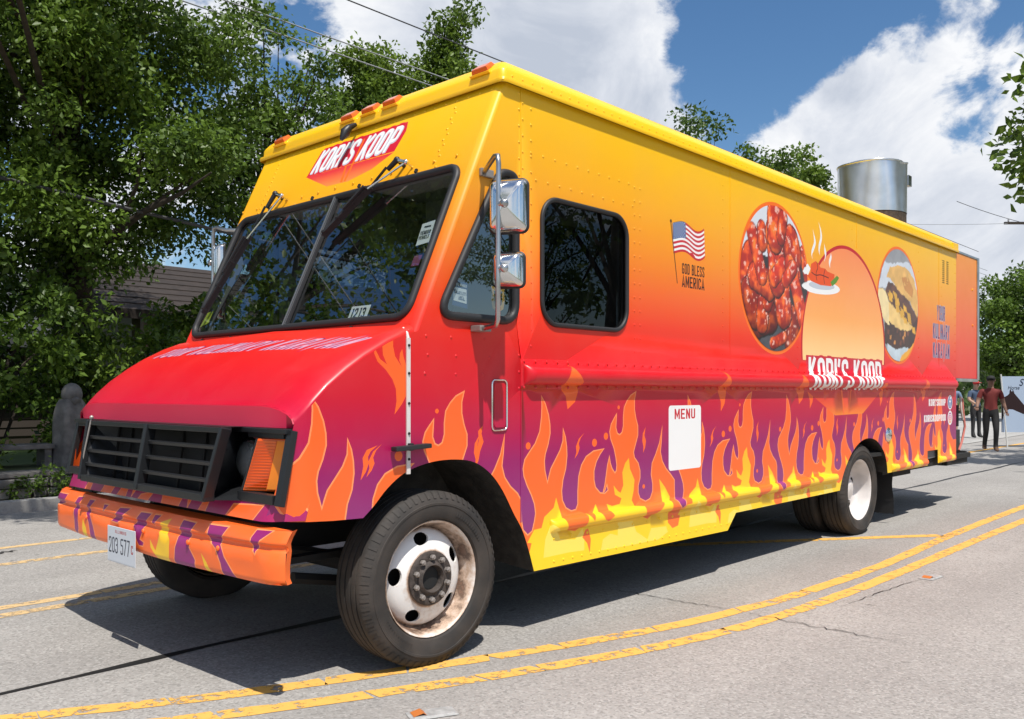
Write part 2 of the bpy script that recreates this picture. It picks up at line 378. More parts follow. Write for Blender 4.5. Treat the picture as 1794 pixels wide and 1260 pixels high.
PLATE=[(4.932,2.213),(4.918,2.197),(4.876,2.181),(4.811,2.167),(4.727,2.155),(4.631,2.146),(4.53,2.141),(4.431,2.139),(4.34,2.142),(4.264,2.149),(4.206,2.158),(4.17,2.171),(4.158,2.185),(4.17,2.199),(4.206,2.214),(4.264,2.228),(4.34,2.24),(4.431,2.25),(4.53,2.256),(4.631,2.258),(4.727,2.256),(4.811,2.251),(4.876,2.241),(4.918,2.228)]
PLATE_IN=[(4.819,2.225),(4.806,2.214),(4.767,2.203),(4.708,2.193),(4.634,2.186),(4.554,2.181),(4.474,2.18),(4.404,2.182),(4.348,2.188),(4.313,2.196),(4.301,2.206),(4.313,2.216),(4.348,2.227),(4.404,2.237),(4.474,2.244),(4.554,2.249),(4.634,2.251),(4.708,2.249),(4.767,2.244),(4.806,2.236)]
WINGS=[(4.279,2.273),(4.335,2.308),(4.346,2.377),(4.437,2.412),(4.495,2.393),(4.53,2.367),(4.625,2.367),(4.673,2.347),(4.819,2.336),(4.807,2.274),(4.745,2.227),(4.53,2.218),(4.346,2.236)]
WLINE1=[(4.46,2.404),(4.483,2.362),(4.437,2.308),(4.46,2.251)]
WLINE2=[(4.625,2.362),(4.589,2.303),(4.613,2.236)]
WLINE3=[(4.357,2.31),(4.437,2.289),(4.53,2.308),(4.697,2.294)]
CEL=[(4.77,2.229),(4.733,2.262),(4.869,2.331),(4.914,2.315),(4.857,2.268)]
CUP=[(4.173,2.306),(4.223,2.345),(4.283,2.373),(4.335,2.337),(4.29,2.282),(4.212,2.276)]
ST1=[(4.376,2.674),(4.41,2.61),(4.426,2.563),(4.38,2.499),(4.357,2.467),(4.373,2.415)]
ST2=[(4.488,2.749),(4.535,2.686),(4.549,2.618),(4.511,2.554),(4.502,2.503),(4.518,2.465)]
ST3=[(4.606,2.581),(4.62,2.527),(4.637,2.489),(4.606,2.42)]
ST4=[(4.741,2.516),(4.745,2.481),(4.709,2.426),(4.726,2.378)]
BP_P1=[(2.293,0.724),(2.131,0.727),(2.156,0.674),(2.255,0.656),(2.319,0.66)]
BP_P2=[(1.965,0.727),(1.885,0.734),(1.93,0.676),(1.919,0.604),(1.896,0.553),(1.942,0.512),(1.977,0.553),(2.0,0.633)]
BP_P3=[(1.784,0.729),(1.707,0.731),(1.74,0.675),(1.686,0.593),(1.643,0.528),(1.664,0.482),(1.718,0.528),(1.751,0.604),(1.795,0.661)]
BP_P4=[(1.57,0.725),(1.508,0.726),(1.549,0.684)]
BP_P5=[(1.369,0.726),(1.254,0.732),(1.33,0.671),(1.369,0.647),(1.448,0.651),(1.398,0.69)]
BP_P6=[(1.142,0.726),(1.026,0.729),(1.07,0.673),(1.115,0.596),(1.07,0.586),(1.079,0.565),(1.124,0.563),(1.161,0.591),(1.197,0.652)]
BP_P7=[(0.991,0.728),(0.923,0.731),(0.966,0.676),(0.991,0.693)]
BP_P8=[(0.702,0.733),(0.579,0.73),(0.602,0.669),(0.617,0.616),(0.571,0.563),(0.579,0.511),(0.64,0.487),(0.71,0.489),(0.75,0.532),(0.742,0.601),(0.71,0.665)]
BP_P9=[(0.475,0.734),(0.326,0.735),(0.368,0.667),(0.333,0.608),(0.278,0.559),(0.211,0.5),(0.333,0.496),(0.361,0.576),(0.403,0.634),(0.46,0.671)]
BP_P10=[(0.133,0.741),(0.02,0.744),(0.082,0.7),(0.107,0.64),(0.133,0.667),(0.146,0.706)]
BP_P11=[(-0.147,0.637),(-0.159,0.575),(-0.112,0.542),(-0.118,0.607)]
BY_Y1=[(1.839,0.621),(1.784,0.574),(1.751,0.498),(1.806,0.509),(1.839,0.568)]
BY_Y2=[(1.559,0.486),(1.488,0.529),(1.478,0.458),(1.591,0.461)]
BY_Y3=[(0.897,0.702),(0.815,0.726),(0.831,0.667),(0.798,0.632),(0.798,0.465),(0.914,0.464),(0.931,0.532),(1.0,0.57),(1.009,0.608),(0.948,0.561),(0.906,0.636)]
BY_Y4=[(0.519,0.602),(0.475,0.568),(0.403,0.485),(0.46,0.484),(0.49,0.545)]
BY_Y5=[(1.07,0.474),(1.035,0.499),(0.983,0.47),(1.053,0.465)]
VO_O1=[(1.928,0.834),(1.871,0.833),(1.889,0.751),(1.966,0.751)]
VO_O2=[(1.697,0.841),(1.572,0.836),(1.634,0.74),(1.761,0.738)]
VO_O3=[(1.481,0.834),(1.421,0.834),(1.431,0.748),(1.561,0.742)]
VO_O4=[(1.363,0.821),(1.325,0.82),(1.363,0.773)]
VO_O5=[(1.296,0.76),(1.259,0.796),(1.13,0.818),(1.203,0.735),(1.296,0.735)]
VO_O6=[(1.033,0.83),(0.823,0.83),(0.864,0.734),(1.016,0.728)]
VO_O7=[(0.775,0.823),(0.735,0.822),(0.759,0.767)]
VO_O8=[(0.619,0.828),(0.574,0.828),(0.596,0.741),(0.673,0.741)]
VO_O9=[(0.365,0.824),(0.126,0.838),(0.21,0.737),(0.435,0.735)]
VO_O10=[(0.026,0.853),(-0.236,0.876),(-0.236,0.774),(-0.041,0.753)]
# ------------------------------------------------------------------ materials
def grad_mat(name, stops, rough=.36, axis=2, coat=.12):
    """printed vinyl whose ink runs through `stops` (height in metres, sRGB)"""
    m = mat(name, (.5, .5, .5), rough, coat=coat); nt = m.node_tree; b = nt.nodes['Principled BSDF']
    g = nt.nodes.new('ShaderNodeNewGeometry'); s = nt.nodes.new('ShaderNodeSeparateXYZ'); nt.links.new(g.outputs['Position'], s.inputs[0])
    z0, z1 = stops[0][0], stops[-1][0]
    mr = nt.nodes.new('ShaderNodeMapRange'); nt.links.new(s.outputs[axis], mr.inputs[0]); mr.inputs[1].default_value = z0; mr.inputs[2].default_value = z1
    r = nt.nodes.new('ShaderNodeValToRGB'); nt.links.new(mr.outputs[0], r.inputs[0]); el = r.color_ramp.elements
    while len(el) < len(stops): el.new(.5)
    for e, (z, c) in zip(el, stops): e.position = (z-z0)/(z1-z0)
    for e, (z, c) in zip(sorted(el, key=lambda q: q.position), stops): e.position = (z-z0)/(z1-z0); e.color = (*srgb(*c), 1)
    # road dust thrown up on the lower body, faint and patchy
    n = nt.nodes.new('ShaderNodeTexNoise'); n.inputs['Scale'].default_value = 2.2; n.inputs['Detail'].default_value = 8; n.inputs['Roughness'].default_value = .65
    nt.links.new(g.outputs['Position'], n.inputs['Vector'])
    dr = nt.nodes.new('ShaderNodeMapRange'); nt.links.new(n.outputs['Fac'], dr.inputs[0])
    dr.inputs[1].default_value = .42; dr.inputs[2].default_value = .8; dr.inputs[3].default_value = 0; dr.inputs[4].default_value = .05
    mx = nt.nodes.new('ShaderNodeMix'); mx.data_type = 'RGBA'; nt.links.new(dr.outputs[0], mx.inputs[0]); nt.links.new(r.outputs[0], mx.inputs[6])
    mx.inputs[7].default_value = (.38, .30, .24, 1)
    nt.links.new(mx.outputs[2], b.inputs['Base Color'])
    rr = nt.nodes.new('ShaderNodeMapRange'); nt.links.new(n.outputs['Fac'], rr.inputs[0]); rr.inputs[3].default_value = rough-.08; rr.inputs[4].default_value = rough+.14
    nt.links.new(rr.outputs[0], b.inputs['Roughness'])
    # the sheet metal is never dead flat: long shallow oil-canning
    n2 = nt.nodes.new('ShaderNodeTexNoise'); n2.inputs['Scale'].default_value = 1.3; n2.inputs['Detail'].default_value = 2
    nt.links.new(g.outputs['Position'], n2.inputs['Vector'])
    bp = nt.nodes.new('ShaderNodeBump'); bp.inputs['Strength'].default_value = .25; bp.inputs['Distance'].default_value = .03
    nt.links.new(n2.outputs['Fac'], bp.inputs['Height']); nt.links.new(bp.outputs[0], b.inputs['Normal']); nt.links.new(bp.outputs[0], b.inputs['Coat Normal'])
    return m
BODY = [(.70,(140,48,118)),(.95,(150,10,95)),(1.12,(182,0,66)),(1.30,(204,6,40)),(1.55,(222,22,18)),(1.72,(236,50,18)),(1.92,(238,98,34)),(2.2,(242,142,28)),(2.5,(247,172,20)),(2.78,(250,188,14)),(3.0,(252,198,12))]
M_body = grad_mat('wrap_sunset_gradient', BODY)
M_door = grad_mat('wrap_door_fade', [(1.45,(226,30,32)),(1.75,(234,58,34)),(2.2,(238,104,34)),(2.95,(244,150,28))])
M_orange = grad_mat('wrap_flame_orange', [(.4,(255,118,44)),(.8,(252,104,36)),(1.6,(248,96,30))])
M_edge = grad_mat('wrap_flame_outline', [(.4,(255,160,100)),(1.6,(252,130,80))])
M_yellow = grad_mat('wrap_flame_yellow', [(.45,(255,212,30)),(.75,(253,190,30)),(1.1,(250,160,30))])
M_pale = grad_mat('wrap_flame_pale_yellow', [(.3,(255,226,90)),(.8,(255,220,100))])
M_purple = grad_mat('wrap_purple', [(.5,(142,40,120)),(.75,(150,22,104)),(.9,(166,22,92))])
M_valance = grad_mat('wrap_crimson_purple', [(.7,(165,22,92)),(.9,(160,20,90)),(1.0,(190,20,80))])
M_tail = grad_mat('wrap_logo_tail', [(1.10,(246,140,40)),(1.2,(238,84,40)),(1.32,(214,20,44))])
M_ftail = grad_mat('wrap_front_logo_tail', [(2.55,(252,150,70)),(2.66,(228,60,60)),(2.72,(216,24,56))])
M_logo_red = grad_mat('wrap_logo_red', [(1.0,(196,14,40)),(3.0,(214,22,56))])
M_white = grad_mat('wrap_print_white', [(0,(236,236,236)),(4,(240,240,240))])
M_black = mat('wrap_print_black', srgb(40,18,18), .4)
M_peach = grad_mat('wrap_print_peach', [(1.55,(255,214,150)),(1.95,(250,170,90)),(2.6,(248,140,84))])
M_ring = mat('wrap_print_ring_red', srgb(196,22,34), .4)
M_pring = mat('wrap_print_picture_rim', srgb(246,112,30), .4)
M_lilac = mat('wrap_print_lilac', srgb(206,150,172), .4)
M_ink = mat('wrap_print_violet_ink', srgb(90,30,100), .4)
M_blue = mat('wrap_print_blue', srgb(36,78,140), .4)
M_flagred = mat('wrap_print_flag_red', srgb(196,30,48), .4)
M_fb = mat('wrap_print_social_blue', srgb(40,90,160), .4)
M_pink = grad_mat('wrap_print_social_pink', [(.95,(250,190,70)),(1.02,(226,60,110)),(1.1,(130,60,170))])
M_green = mat('wrap_print_green', srgb(96,140,50), .5)
M_wingo = mat('wrap_print_wing_orange', srgb(226,84,36), .5)
M_plategrey = mat('wrap_print_plate_grey', srgb(190,196,206), .5)
M_vent = mat('vent_dark', (.03,.02,.01), .7)
M_chrome = mat('chrome', (.75,.75,.74), .16, 1.0, bump=(9, .15))
M_steel = mat('brushed_steel', (.62,.63,.64), .28, 1.0, vary=(5, .55, 6), bump=(4, .5))
M_galv = mat('galvanised_sheet', (.86,.87,.88), .30, .92, vary=(5, .78, 6), bump=(4, .5))
M_rubber = mat('black_rubber', (.018,.018,.02), .55)
M_plastic = mat('black_plastic', (.012,.013,.015), .42, bump=(120, .08))
M_dark = mat('underbody_black', (.012,.012,.012), .8)
M_rail = mat('painted_white_strip', srgb(214,208,204), .4)
M_amber = mat('amber_lens', srgb(236,96,8), .18, coat=.6)
M_amber2 = mat('amber_lens_bright', srgb(248,136,10), .15, coat=.6)
M_clear = mat('headlamp_glass', (.72,.74,.76), .16, .75, coat=1.0, bump=(45, .5))
M_marker = mat('marker_lens', srgb(236,104,14), .2, coat=.5)
M_int = mat('cab_trim_grey', (.16,.165,.17), .7)
M_int2 = mat('cab_headliner', (.42,.43,.44), .8)
M_seat = mat('seat_vinyl', (.03,.03,.035), .5)
M_paper = mat('sticker_paper', (.78,.8,.82), .6)
M_stick_blue = mat('sticker_blue', srgb(40,70,120), .5)
M_gold = mat('sticker_gold', srgb(196,150,70), .5)
M_lime = mat('sticker_lime', srgb(176,190,60), .5)
M_plate_w = mat('plate_white', srgb(206,212,220), .45)
M_plate_ink = mat('plate_ink', srgb(30,40,60), .5)
M_plate_red = mat('plate_red', srgb(170,40,40), .5)
def glass_mat(name, tint, refl=1.0, r0=.21):
    m = bpy.data.materials.new(name); m.use_nodes = True; nt = m.node_tree; nt.nodes.clear()
    o = nt.nodes.new('ShaderNodeOutputMaterial'); t = nt.nodes.new('ShaderNodeBsdfTransparent'); g = nt.nodes.new('ShaderNodeBsdfGlossy')
    t.inputs[0].default_value = (*tint, 1); g.inputs['Roughness'].default_value = .0; g.inputs['Color'].default_value = (refl,)*3+(1,)
    lw = nt.nodes.new('ShaderNodeLayerWeight'); lw.inputs[0].default_value = .5
    pw = nt.nodes.new('ShaderNodeMath'); pw.operation = 'POWER'; nt.links.new(lw.outputs['Facing'], pw.inputs[0]); pw.inputs[1].default_value = 5.
    fr = nt.nodes.new('ShaderNodeMath'); fr.operation = 'MULTIPLY_ADD'; nt.links.new(pw.outputs[0], fr.inputs[0]); fr.inputs[1].default_value = .90; fr.inputs[2].default_value = r0
    mx = nt.nodes.new('ShaderNodeMixShader'); nt.links.new(fr.outputs[0], mx.inputs[0]); nt.links.new(t.outputs[0], mx.inputs[1]); nt.links.new(g.outputs[0], mx.inputs[2])
    nt.links.new(mx.outputs[0], o.inputs[0]); return m
M_glass = glass_mat('windshield_glass', (.72,.78,.77))
M_glass2 = glass_mat('tinted_glass', (.16,.17,.18), 1., .045)
def tyre_mat():
    m = mat('tyre_rubber', (.035,.033,.032), .75); nt = m.node_tree; b = nt.nodes['Principled BSDF']
    g = nt.nodes.new('ShaderNodeTexCoord'); n = nt.nodes.new('ShaderNodeTexNoise'); nt.links.new(g.outputs['Object'], n.inputs['Vector'])
    n.inputs['Scale'].default_value = 6; n.inputs['Detail'].default_value = 8
    r = nt.nodes.new('ShaderNodeValToRGB'); nt.links.new(n.outputs['Fac'], r.inputs[0])
    r.color_ramp.elements[0].position = .35; r.color_ramp.elements[0].color = (.022,.020,.019,1)
    r.color_ramp.elements[1].position = .75; r.color_ramp.elements[1].color = (.062,.050,.042,1)
    nt.links.new(r.outputs[0], b.inputs['Base Color']); return m
M_tyre = tyre_mat()
def rim_mat():
    m = mat('rim_white_rusty', (.7,.68,.66), .4); nt = m.node_tree; b = nt.nodes['Principled BSDF']
    tc = nt.nodes.new('ShaderNodeTexCoord'); n = nt.nodes.new('ShaderNodeTexNoise'); nt.links.new(tc.outputs['Object'], n.inputs['Vector'])
    n.inputs['Scale'].default_value = 9; n.inputs['Detail'].default_value = 9; n.inputs['Roughness'].default_value = .7
    # rust gathers in the barrel and along the flange: radius mask
    s = nt.nodes.new('ShaderNodeSeparateXYZ'); nt.links.new(tc.outputs['Object'], s.inputs[0])
    x2 = nt.nodes.new('ShaderNodeMath'); x2.operation = 'MULTIPLY'; nt.links.new(s.outputs[0], x2.inputs[0]); nt.links.new(s.outputs[0], x2.inputs[1])
    z2 = nt.nodes.new('ShaderNodeMath'); z2.operation = 'MULTIPLY_ADD'; nt.links.new(s.outputs[2], z2.inputs[0]); nt.links.new(s.outputs[2], z2.inputs[1]); nt.links.new(x2.outputs[0], z2.inputs[2])
    rd = nt.nodes.new('ShaderNodeMath'); rd.operation = 'SQRT'; nt.links.new(z2.outputs[0], rd.inputs[0])
    cr = nt.nodes.new('ShaderNodeValToRGB'); nt.links.new(rd.outputs[0], cr.inputs[0]); cr.color_ramp.interpolation = 'LINEAR'
    el = cr.color_ramp.elements; el[0].position = 0; el[0].color = (.62,.62,.62,1); el[1].position = .5; el[1].color = (.5,.5,.5,1)
    for p, v in ((.125,.62),(.145,.1),(.225,.05),(.24,.45),(.262,.40),(.275,.25),(.29,.52)):
        e = el.new(p); e.color = (v,v,v,1)
    ad = nt.nodes.new('ShaderNodeMath'); ad.operation = 'ADD'; nt.links.new(cr.outputs[0], ad.inputs[0]); nt.links.new(n.outputs['Fac'], ad.inputs[1])
    r = nt.nodes.new('ShaderNodeValToRGB'); nt.links.new(ad.outputs[0], r.inputs[0])
    e = r.color_ramp.elements; e[0].position = .62; e[0].color = (.78,.76,.74,1); e[1].position = 1.15; e[1].color = (.09,.055,.04,1)
    q = e.new(.85); q.color = (.50,.36,.27,1); q = e.new(1.0); q.color = (.2,.12,.085,1)
    nt.links.new(r.outputs[0], b.inputs['Base Color']); return m
M_rim = rim_mat(); M_rim2 = mat('rim_white', (.74,.70,.68), .45, vary=(7,.72,6))
M_hub = mat('hub_rust', (.075,.058,.05), .7, vary=(30, .4, 6), bump=(60, .5))
M_nut = mat('nut_steel', (.3,.27,.25), .5, .4)
M_rusty = mat('rusty_liner', (.05,.045,.04), .8, vary=(14, .3, 8), bump=(40, .6))

# ------------------------------------------------------------------ the food truck
W = 2.30; L_END = 8.21
TB = (4.0, 1.15, 0.0)
truck = thing('food_truck', 'yellow to purple food truck with flame graphics and a winged-logo side, standing on the road', 'food truck', TB)
truck['label'] = 'step van food truck wrapped in a yellow-to-red fade with orange flames'

# --- shapes of the body -------------------------------------------------
def z_hood(x):
    xs = [-.60,-.52,-.45,-.35,-.25,-.12,.0,.06]; zs = [1.255,1.335,1.395,1.463,1.520,1.580,1.622,1.635]
    return float(np.interp(x, xs, zs))
def lerp(a, b, t): return a+(b-a)*max(0, min(1, t))
def ry(x): return lerp(.30, .05, (x+.6)/.6)
def rz(x): return lerp(.075, .035, (x+.6)/.6)
def z_side(x): return z_hood(x)-rz(x)
def front_x(z): return .033+.454*(z-1.6)
def bulge(z, c, r, depth):
    u = (z-c)/r
    return depth*math.sqrt(max(0, 1-u*u)) if abs(u) < 1 else 0.
def endcap(x, a, b, r):
    d = min(x-a, b-x)
    return 0. if d <= 0 else (1. if d >= r else math.sqrt(1-(1-d/r)**2))
def side_y(x, z):
    y = 0.
    if .775 < x < 8.17 and 1.328 < z < 1.487: y -= .005
    y -= bulge(z, 1.405, .055, .052)*endcap(x, .80, 8.15, .05)
    y -= bulge(z, .572, .036, .036)*max(endcap(x, 1.02, 4.86, .04), endcap(x, 6.17, 7.20, .04), endcap(x, 7.60, 8.14, .04))
    if x < -.52: y += .9*(-.52-x)**2*4
    return y
def side_map(x, z): return (x, side_y(x, z), z)
A_PILLAR = [(front_x(z)+.03, z) for z in (1.60, 2.0, 2.4, 2.93)]
def soft(p, k=5):
    P = [Vector(q) for q in p]; out = []
    for i in range(len(P)-1):
        a, b, c, d = P[max(i-1,0)], P[i], P[i+1], P[min(i+2,len(P)-1)]
        for j in range(k):
            t = j/k; out.append(tuple(.5*((2*b)+(c-a)*t+(2*a-5*b+4*c-d)*t*t+(3*b-a-3*c+d)*t**3)))
    return out+[tuple(P[-1])]
ARCH_F = [(.885,.345),(.84,.47),(.79,.58),(.724,.673),(.64,.80),(.552,.893),(.44,.958),(.311,.981),(.15,.978),(-.01,.941),(-.12,.875),(-.20,.80),(-.26,.752)]
ARCH_R = [(6.07,.527),(6.05,.62),(6.0,.71),(5.91,.79),(5.78,.855),(5.63,.883),(5.47,.875),(5.33,.835),(5.19,.76),(5.07,.655),(4.99,.56),(4.93,.45)]
ARCH_F = soft(ARCH_F, 4); ARCH_R = soft(ARCH_R, 4)
NOSE_TOP = [(x, z_side(x)) for x in (-.60,-.56,-.52,-.45,-.35,-.25,-.12,0.,.03)]
OUT = NOSE_TOP+A_PILLAR+[(L_END,2.93),(L_END,.54),(7.57,.535),(7.565,.685),(7.23,.685),(7.228,.53)]+ARCH_R+[(3.09,.44),(2.97,.325)]+ARCH_F+[(-.42,.757),(-.690,.775),(-.635,1.0),(-.603,1.165)]
WIN = rrect(.945, 1.685, 1.735, 2.38, .13, 8)
QW = [Vector(p) for p in rounded([(.555,2.44),(.73,2.44),(.73,1.70),(.205,1.70),(.24,1.80)], .09, True, 5)]
QW = [tuple(p) for p in rounded([(.615,2.455),(.735,2.455),(.735,1.685),(.185,1.685)], .10, True, 6)]
PER = 1.475
SHIFTS = [-1.475, 0., 1.49, 2.95, 4.41, 5.86]
def at(p, s): return [(x+s, z) for x, z in p]
def flame_band():
    top = []
    for s in SHIFTS: top += at(CONT, s)
    top = [p for p in top if p[0] > -.62] if False else top
    return [(top[0][0], .1)]+top+[(top[-1][0]+.15, top[-1][1]), (top[-1][0]+.15, .1)]
def yellow_band():
    top = []
    for s in SHIFTS: top += at(YEL, s)
    return [(top[0][0], .1)]+top+[(9.0, top[-1][1]), (9.0, .1)]
FL = flame_band()
def edge_of(poly, t): return [[tuple(p) for p in q] for q in stroke([Vector(p) for p in poly[1:-2]], t)]
def rep(*polys): return [at(p, s) for p in polys for s in SHIFTS]
dots = [circ(x+s, z, r, 12) for s in SHIFTS for (x, z), r in zip(DOTS, (.024,.02,.022,.012,.014))]
def blank_flag():
    """stars and stripes on a staff, cloth waving to the right"""
    x0, x1, zt, zb = 2.25, 2.645, 2.425, 2.225
    P = lambda u, v: (x0+u*(x1-x0)+.012*(1-v), zb+v*(zt-zb)-.02*u*0+.034*math.sin(u*6.6-.3)*(.35+.65*u)+.012*u)
    def cell(u0, u1, v0, v1, n=14):
        return [P(u0+(u1-u0)*i/n, v0) for i in range(n+1)]+[P(u1-(u1-u0)*i/n, v1) for i in range(n+1)]
    red = [cell(0, 1, k/13, (k+1)/13) for k in range(0, 13, 2)]; wht = [cell(0, 1, k/13, (k+1)/13) for k in range(1, 13, 2)]
    fold = [[P(.55,.0),P(.62,.0),P(.68,.10),P(.60,.16),P(.52,.10)]]
    canton = [cell(0, .4, 6/13, 1)]
    stars = []
    for r in range(9):
        n = 6 if r % 2 == 0 else 5
        for c in range(n):
            u = .4*(.09+(c+(0 if n == 6 else .5))*.164); v = 6/13+7/13*(.08+r*.105); cx, cz = P(u, v)
            stars.append([(cx+(.0065 if i % 2 == 0 else .0028)*math.sin(i*PI/5), cz+(.0065 if i % 2 == 0 else .0028)*math.cos(i*PI/5)) for i in range(10)])
    staff = [[(2.226,2.42),(2.236,2.42),(2.312,2.03),(2.304,2.03)]]+[circ(2.231, 2.43, .012, 10)]
    return red, wht, fold, canton, stars, staff
red, wht, fold, canton, stars, staff = blank_flag()
god = lettering('GOD BLESS', 2.365, 2.100, .072, .40, .14, .09, width=.285)+lettering('AMERICA', 2.365, 2.012, .076, .42, .14, .09, width=.285)
koop_args = dict(w=.46, t=.15, gap=.085, width=1.60)
koop = lettering("KORI'S KOOP", 4.30, 1.335, .27, **koop_args)
koop_red = lettering("KORI'S KOOP", 4.30, 1.335, .27, grow=.17, **koop_args)
def outlined(txt, x, y, h, width):
    return (lettering(txt, x, y, h, .42, .15, .11, width=width, grow=.10), lettering(txt, x, y, h, .42, .15, .11, width=width))
y1a, y1b = outlined('YOUR', 7.54, 2.105, .165, .27)
y2a, y2b = outlined('KULINARY', 7.41, 1.90, .165, .56)
y3a, y3b = outlined('KARAVAN', 7.41, 1.69, .165, .56)
soc = lettering("KORI'SKOOP", 7.27, 1.165, .075, .42, .17, .07, width=.56)+lettering("KORISKOOP000", 7.12, .995, .075, .42, .17, .07, width=.72)
menu = lettering('MENU', 2.275, 1.135, .068, .5, .16, .12, width=.255)
fbc, igc = (7.99, 1.20), (7.99, 1.025)
fglyph = [[tuple(p) for p in q] for q in stroke(rounded([(fbc[0]+.03,fbc[1]+.05),(fbc[0],fbc[1]+.05),(fbc[0],fbc[1]-.055)], .02), .024)]+[rrect(fbc[0]-.03, fbc[1]-.0, fbc[0]+.03, fbc[1]+.02, .002, 1)]
igl = [[tuple(p) for p in q] for q in stroke([Vector(p) for p in rrect(igc[0]-.036, igc[1]-.036, igc[0]+.036, igc[1]+.036, .016, 4)], .010, True)]
igl += [[tuple(p) for p in q] for q in stroke([Vector(p) for p in circ(igc[0], igc[1], .017, 16)], .009, True)]+[circ(igc[0]+.021, igc[1]+.021, .005, 8)]
disc_c = (5.08, 1.69)
half = lambda r: [(disc_c[0]+r*math.cos(a), disc_c[1]+r*math.sin(a)) for a in [PI*(-.04+1.08*i/60) for i in range(61)]]
tail = [(4.24,1.335),(5.92,1.335),(5.45,1.118),(4.83,1.112)]
rays = [[(4.95,1.335),(4.985,1.335),(5.03,1.118),(5.01,1.118)],[(5.16,1.335),(5.19,1.335),(5.14,1.118),(5.12,1.118)]]
layers = [('orange', [FL]), ('edge', edge_of(FL, .008)), ('yellow', [yellow_band()]),
          ('pale', rep(PALE1, PALE2)), ('orange2', rep(TONG1, TONG2)+rep(WISP, WISP2)[:]+[WISP0, WISP00, at(BIGW,0), at(BIGW2,0)]+[at(BIGW, 2.95), at(BIGW2, 3.0), at(BIGW2, 5.45), at(BIGW, 5.90), at(BIGW2, 1.45)]+dots+[CREST]),
          ('pring', [circ(3.71, 2.195, .590, 64), circ(6.37, 2.18, .585, 64)]),
          ('ring', [half(.925)]), ('peach', [half(.895)]),
          ('tail', [tail]), ('ray', rays), ('red', koop_red+[[(4.25,1.40),(5.93,1.40),(5.93,1.62),(4.25,1.62)]]), ('white', koop),
          ('steam', [[tuple(p) for p in taper(rounded(q, .1), .035)] for q in (ST1, ST2, ST3, ST4)]+[PLATE, CUP]), ('grey', [PLATE_IN]), ('wing', [WINGS]), ('green', [CEL]),
          ('line', sum([[[tuple(p) for p in q] for q in stroke(rounded(s, .05), .008)] for s in (WLINE1, WLINE2, WLINE3)], [])),
          ('fred', red), ('fwhite', wht), ('ffold', fold), ('canton', canton), ('star', stars), ('black', staff+god),
          ('inkw', y1a+y2a+y3a), ('ink', y1b+y2b+y3b), ('soc', soc+[circ(*fbc, .082, 28), circ(*igc, .082, 28)]), ('fb', [circ(*fbc, .068, 28)]), ('ig', [circ(*igc, .060, 28)]), ('socg', fglyph+igl),
          ('menu_w', [rrect(2.205, .80, 2.605, 1.225, .025)]), ('menu', menu),
          ('vent', [[(x, z), (x+.075, z), (x+.075, z+.011), (x, z+.011)] for x in (7.72, 7.86) for z in [2.53+.022*i for i in range(12)]])]
SM = {'base': M_body, 'orange': M_orange, 'edge': M_edge, 'yellow': M_yellow, 'pale': M_pale, 'orange2': M_orange, 'pring': M_pring, 'ring': M_ring, 'peach': M_peach, 'tail': M_tail, 'ray': M_orange,
      'red': M_logo_red, 'white': M_white, 'steam': M_white, 'grey': M_plategrey, 'wing': M_wingo, 'green': M_green, 'line': M_black, 'fred': M_flagred, 'fwhite': M_white, 'ffold': M_flagred, 'canton': M_blue, 'star': M_white,
      'black': M_black, 'inkw': M_plategrey, 'ink': M_ink, 'soc': M_white, 'fb': M_fb, 'ig': M_pink, 'socg': M_white, 'menu_w': M_white, 'menu': M_flagred, 'vent': M_vent}
lines = []
for k in range(13):
    a = PI*k/12
    lines.append(((.775, 1.405-.055*math.cos(a)), (8.17, 1.405-.055*math.cos(a))))
    zz = .572-.036*math.cos(a)
    for x0, x1 in ((1.0, 4.88), (6.15, 7.21), (7.59, 8.16)): lines.append(((x0, zz), (x1, zz)))
for x in (.775,.7751,.80,.805,.812,.822,.835,.85,8.10,8.13,8.145,8.15,8.17): lines.append(((x, 1.32), (x, 1.49)))
for zz in (1.328,1.3282,1.4868,1.487): lines.append(((.775, zz), (8.17, zz)))
for x in (1.02,1.025,1.035,1.05,1.06,4.82,4.84,4.855,4.86,6.17,6.18,6.21,7.16,7.19,7.20,7.6,7.61,7.64,8.10,8.13,8.14): lines.append(((x, .535), (x, .61)))
for x in (-.52,-.54,-.56,-.58,-.60): lines.append(((x, .76), (x, 1.3)))
lines += [((.777, .40), (.777, 2.93)), ((-.004, .80), (-.004, 1.60))]
def split_side(x, z):
    if x > .777 and 1.328 < z < 1.487 and x < 8.17: return 'belly_rail'
    if .536 < z < .608 and (1.02 < x < 4.86 or 6.17 < x < 7.2 or 7.6 < x < 8.14): return 'skirt_moulding'
    if x < -.004: return 'fender'
    if x < .777: return 'cab_side'
    return 'side_panel'
side_objs = art('side_panel', compose(OUT, [WIN, QW], layers, lines), side_map, SM, truck, (0,-1,0), split_side)

# far side: same outline and openings, same ink
mir = lambda x, z: (x, W-side_y(x, z), z)
art('side_panel', compose(OUT, [WIN, QW], [('orange', [FL]), ('yellow', [yellow_band()])], lines), mir, {'base': M_body, 'orange': M_orange, 'yellow': M_yellow}, truck, (0,1,0), split_side)
# inner skin so that no daylight leaks through the shell
mb = MB(); inn = [p for p in OUT]
for yy in (.035, W-.035):
    v, t = compose([(-.55,.78)]+[(x, min(z-.02, 1.55)) for x, z in NOSE_TOP if x > -.55]+[(x+.03, z) for x, z in A_PILLAR]+[(L_END-.03,2.93),(L_END-.03,.62)]+[(x+.02, z+.02) for x, z in ARCH_R]+[(3.05,.5)]+[(x+.02, z+.02) for x, z in ARCH_F], [WIN, QW], [], [])
    mb.add([(x, yy, z) for x, z in v], [f for f, _ in t])
mb.build('inner_skin', M_int, truck)

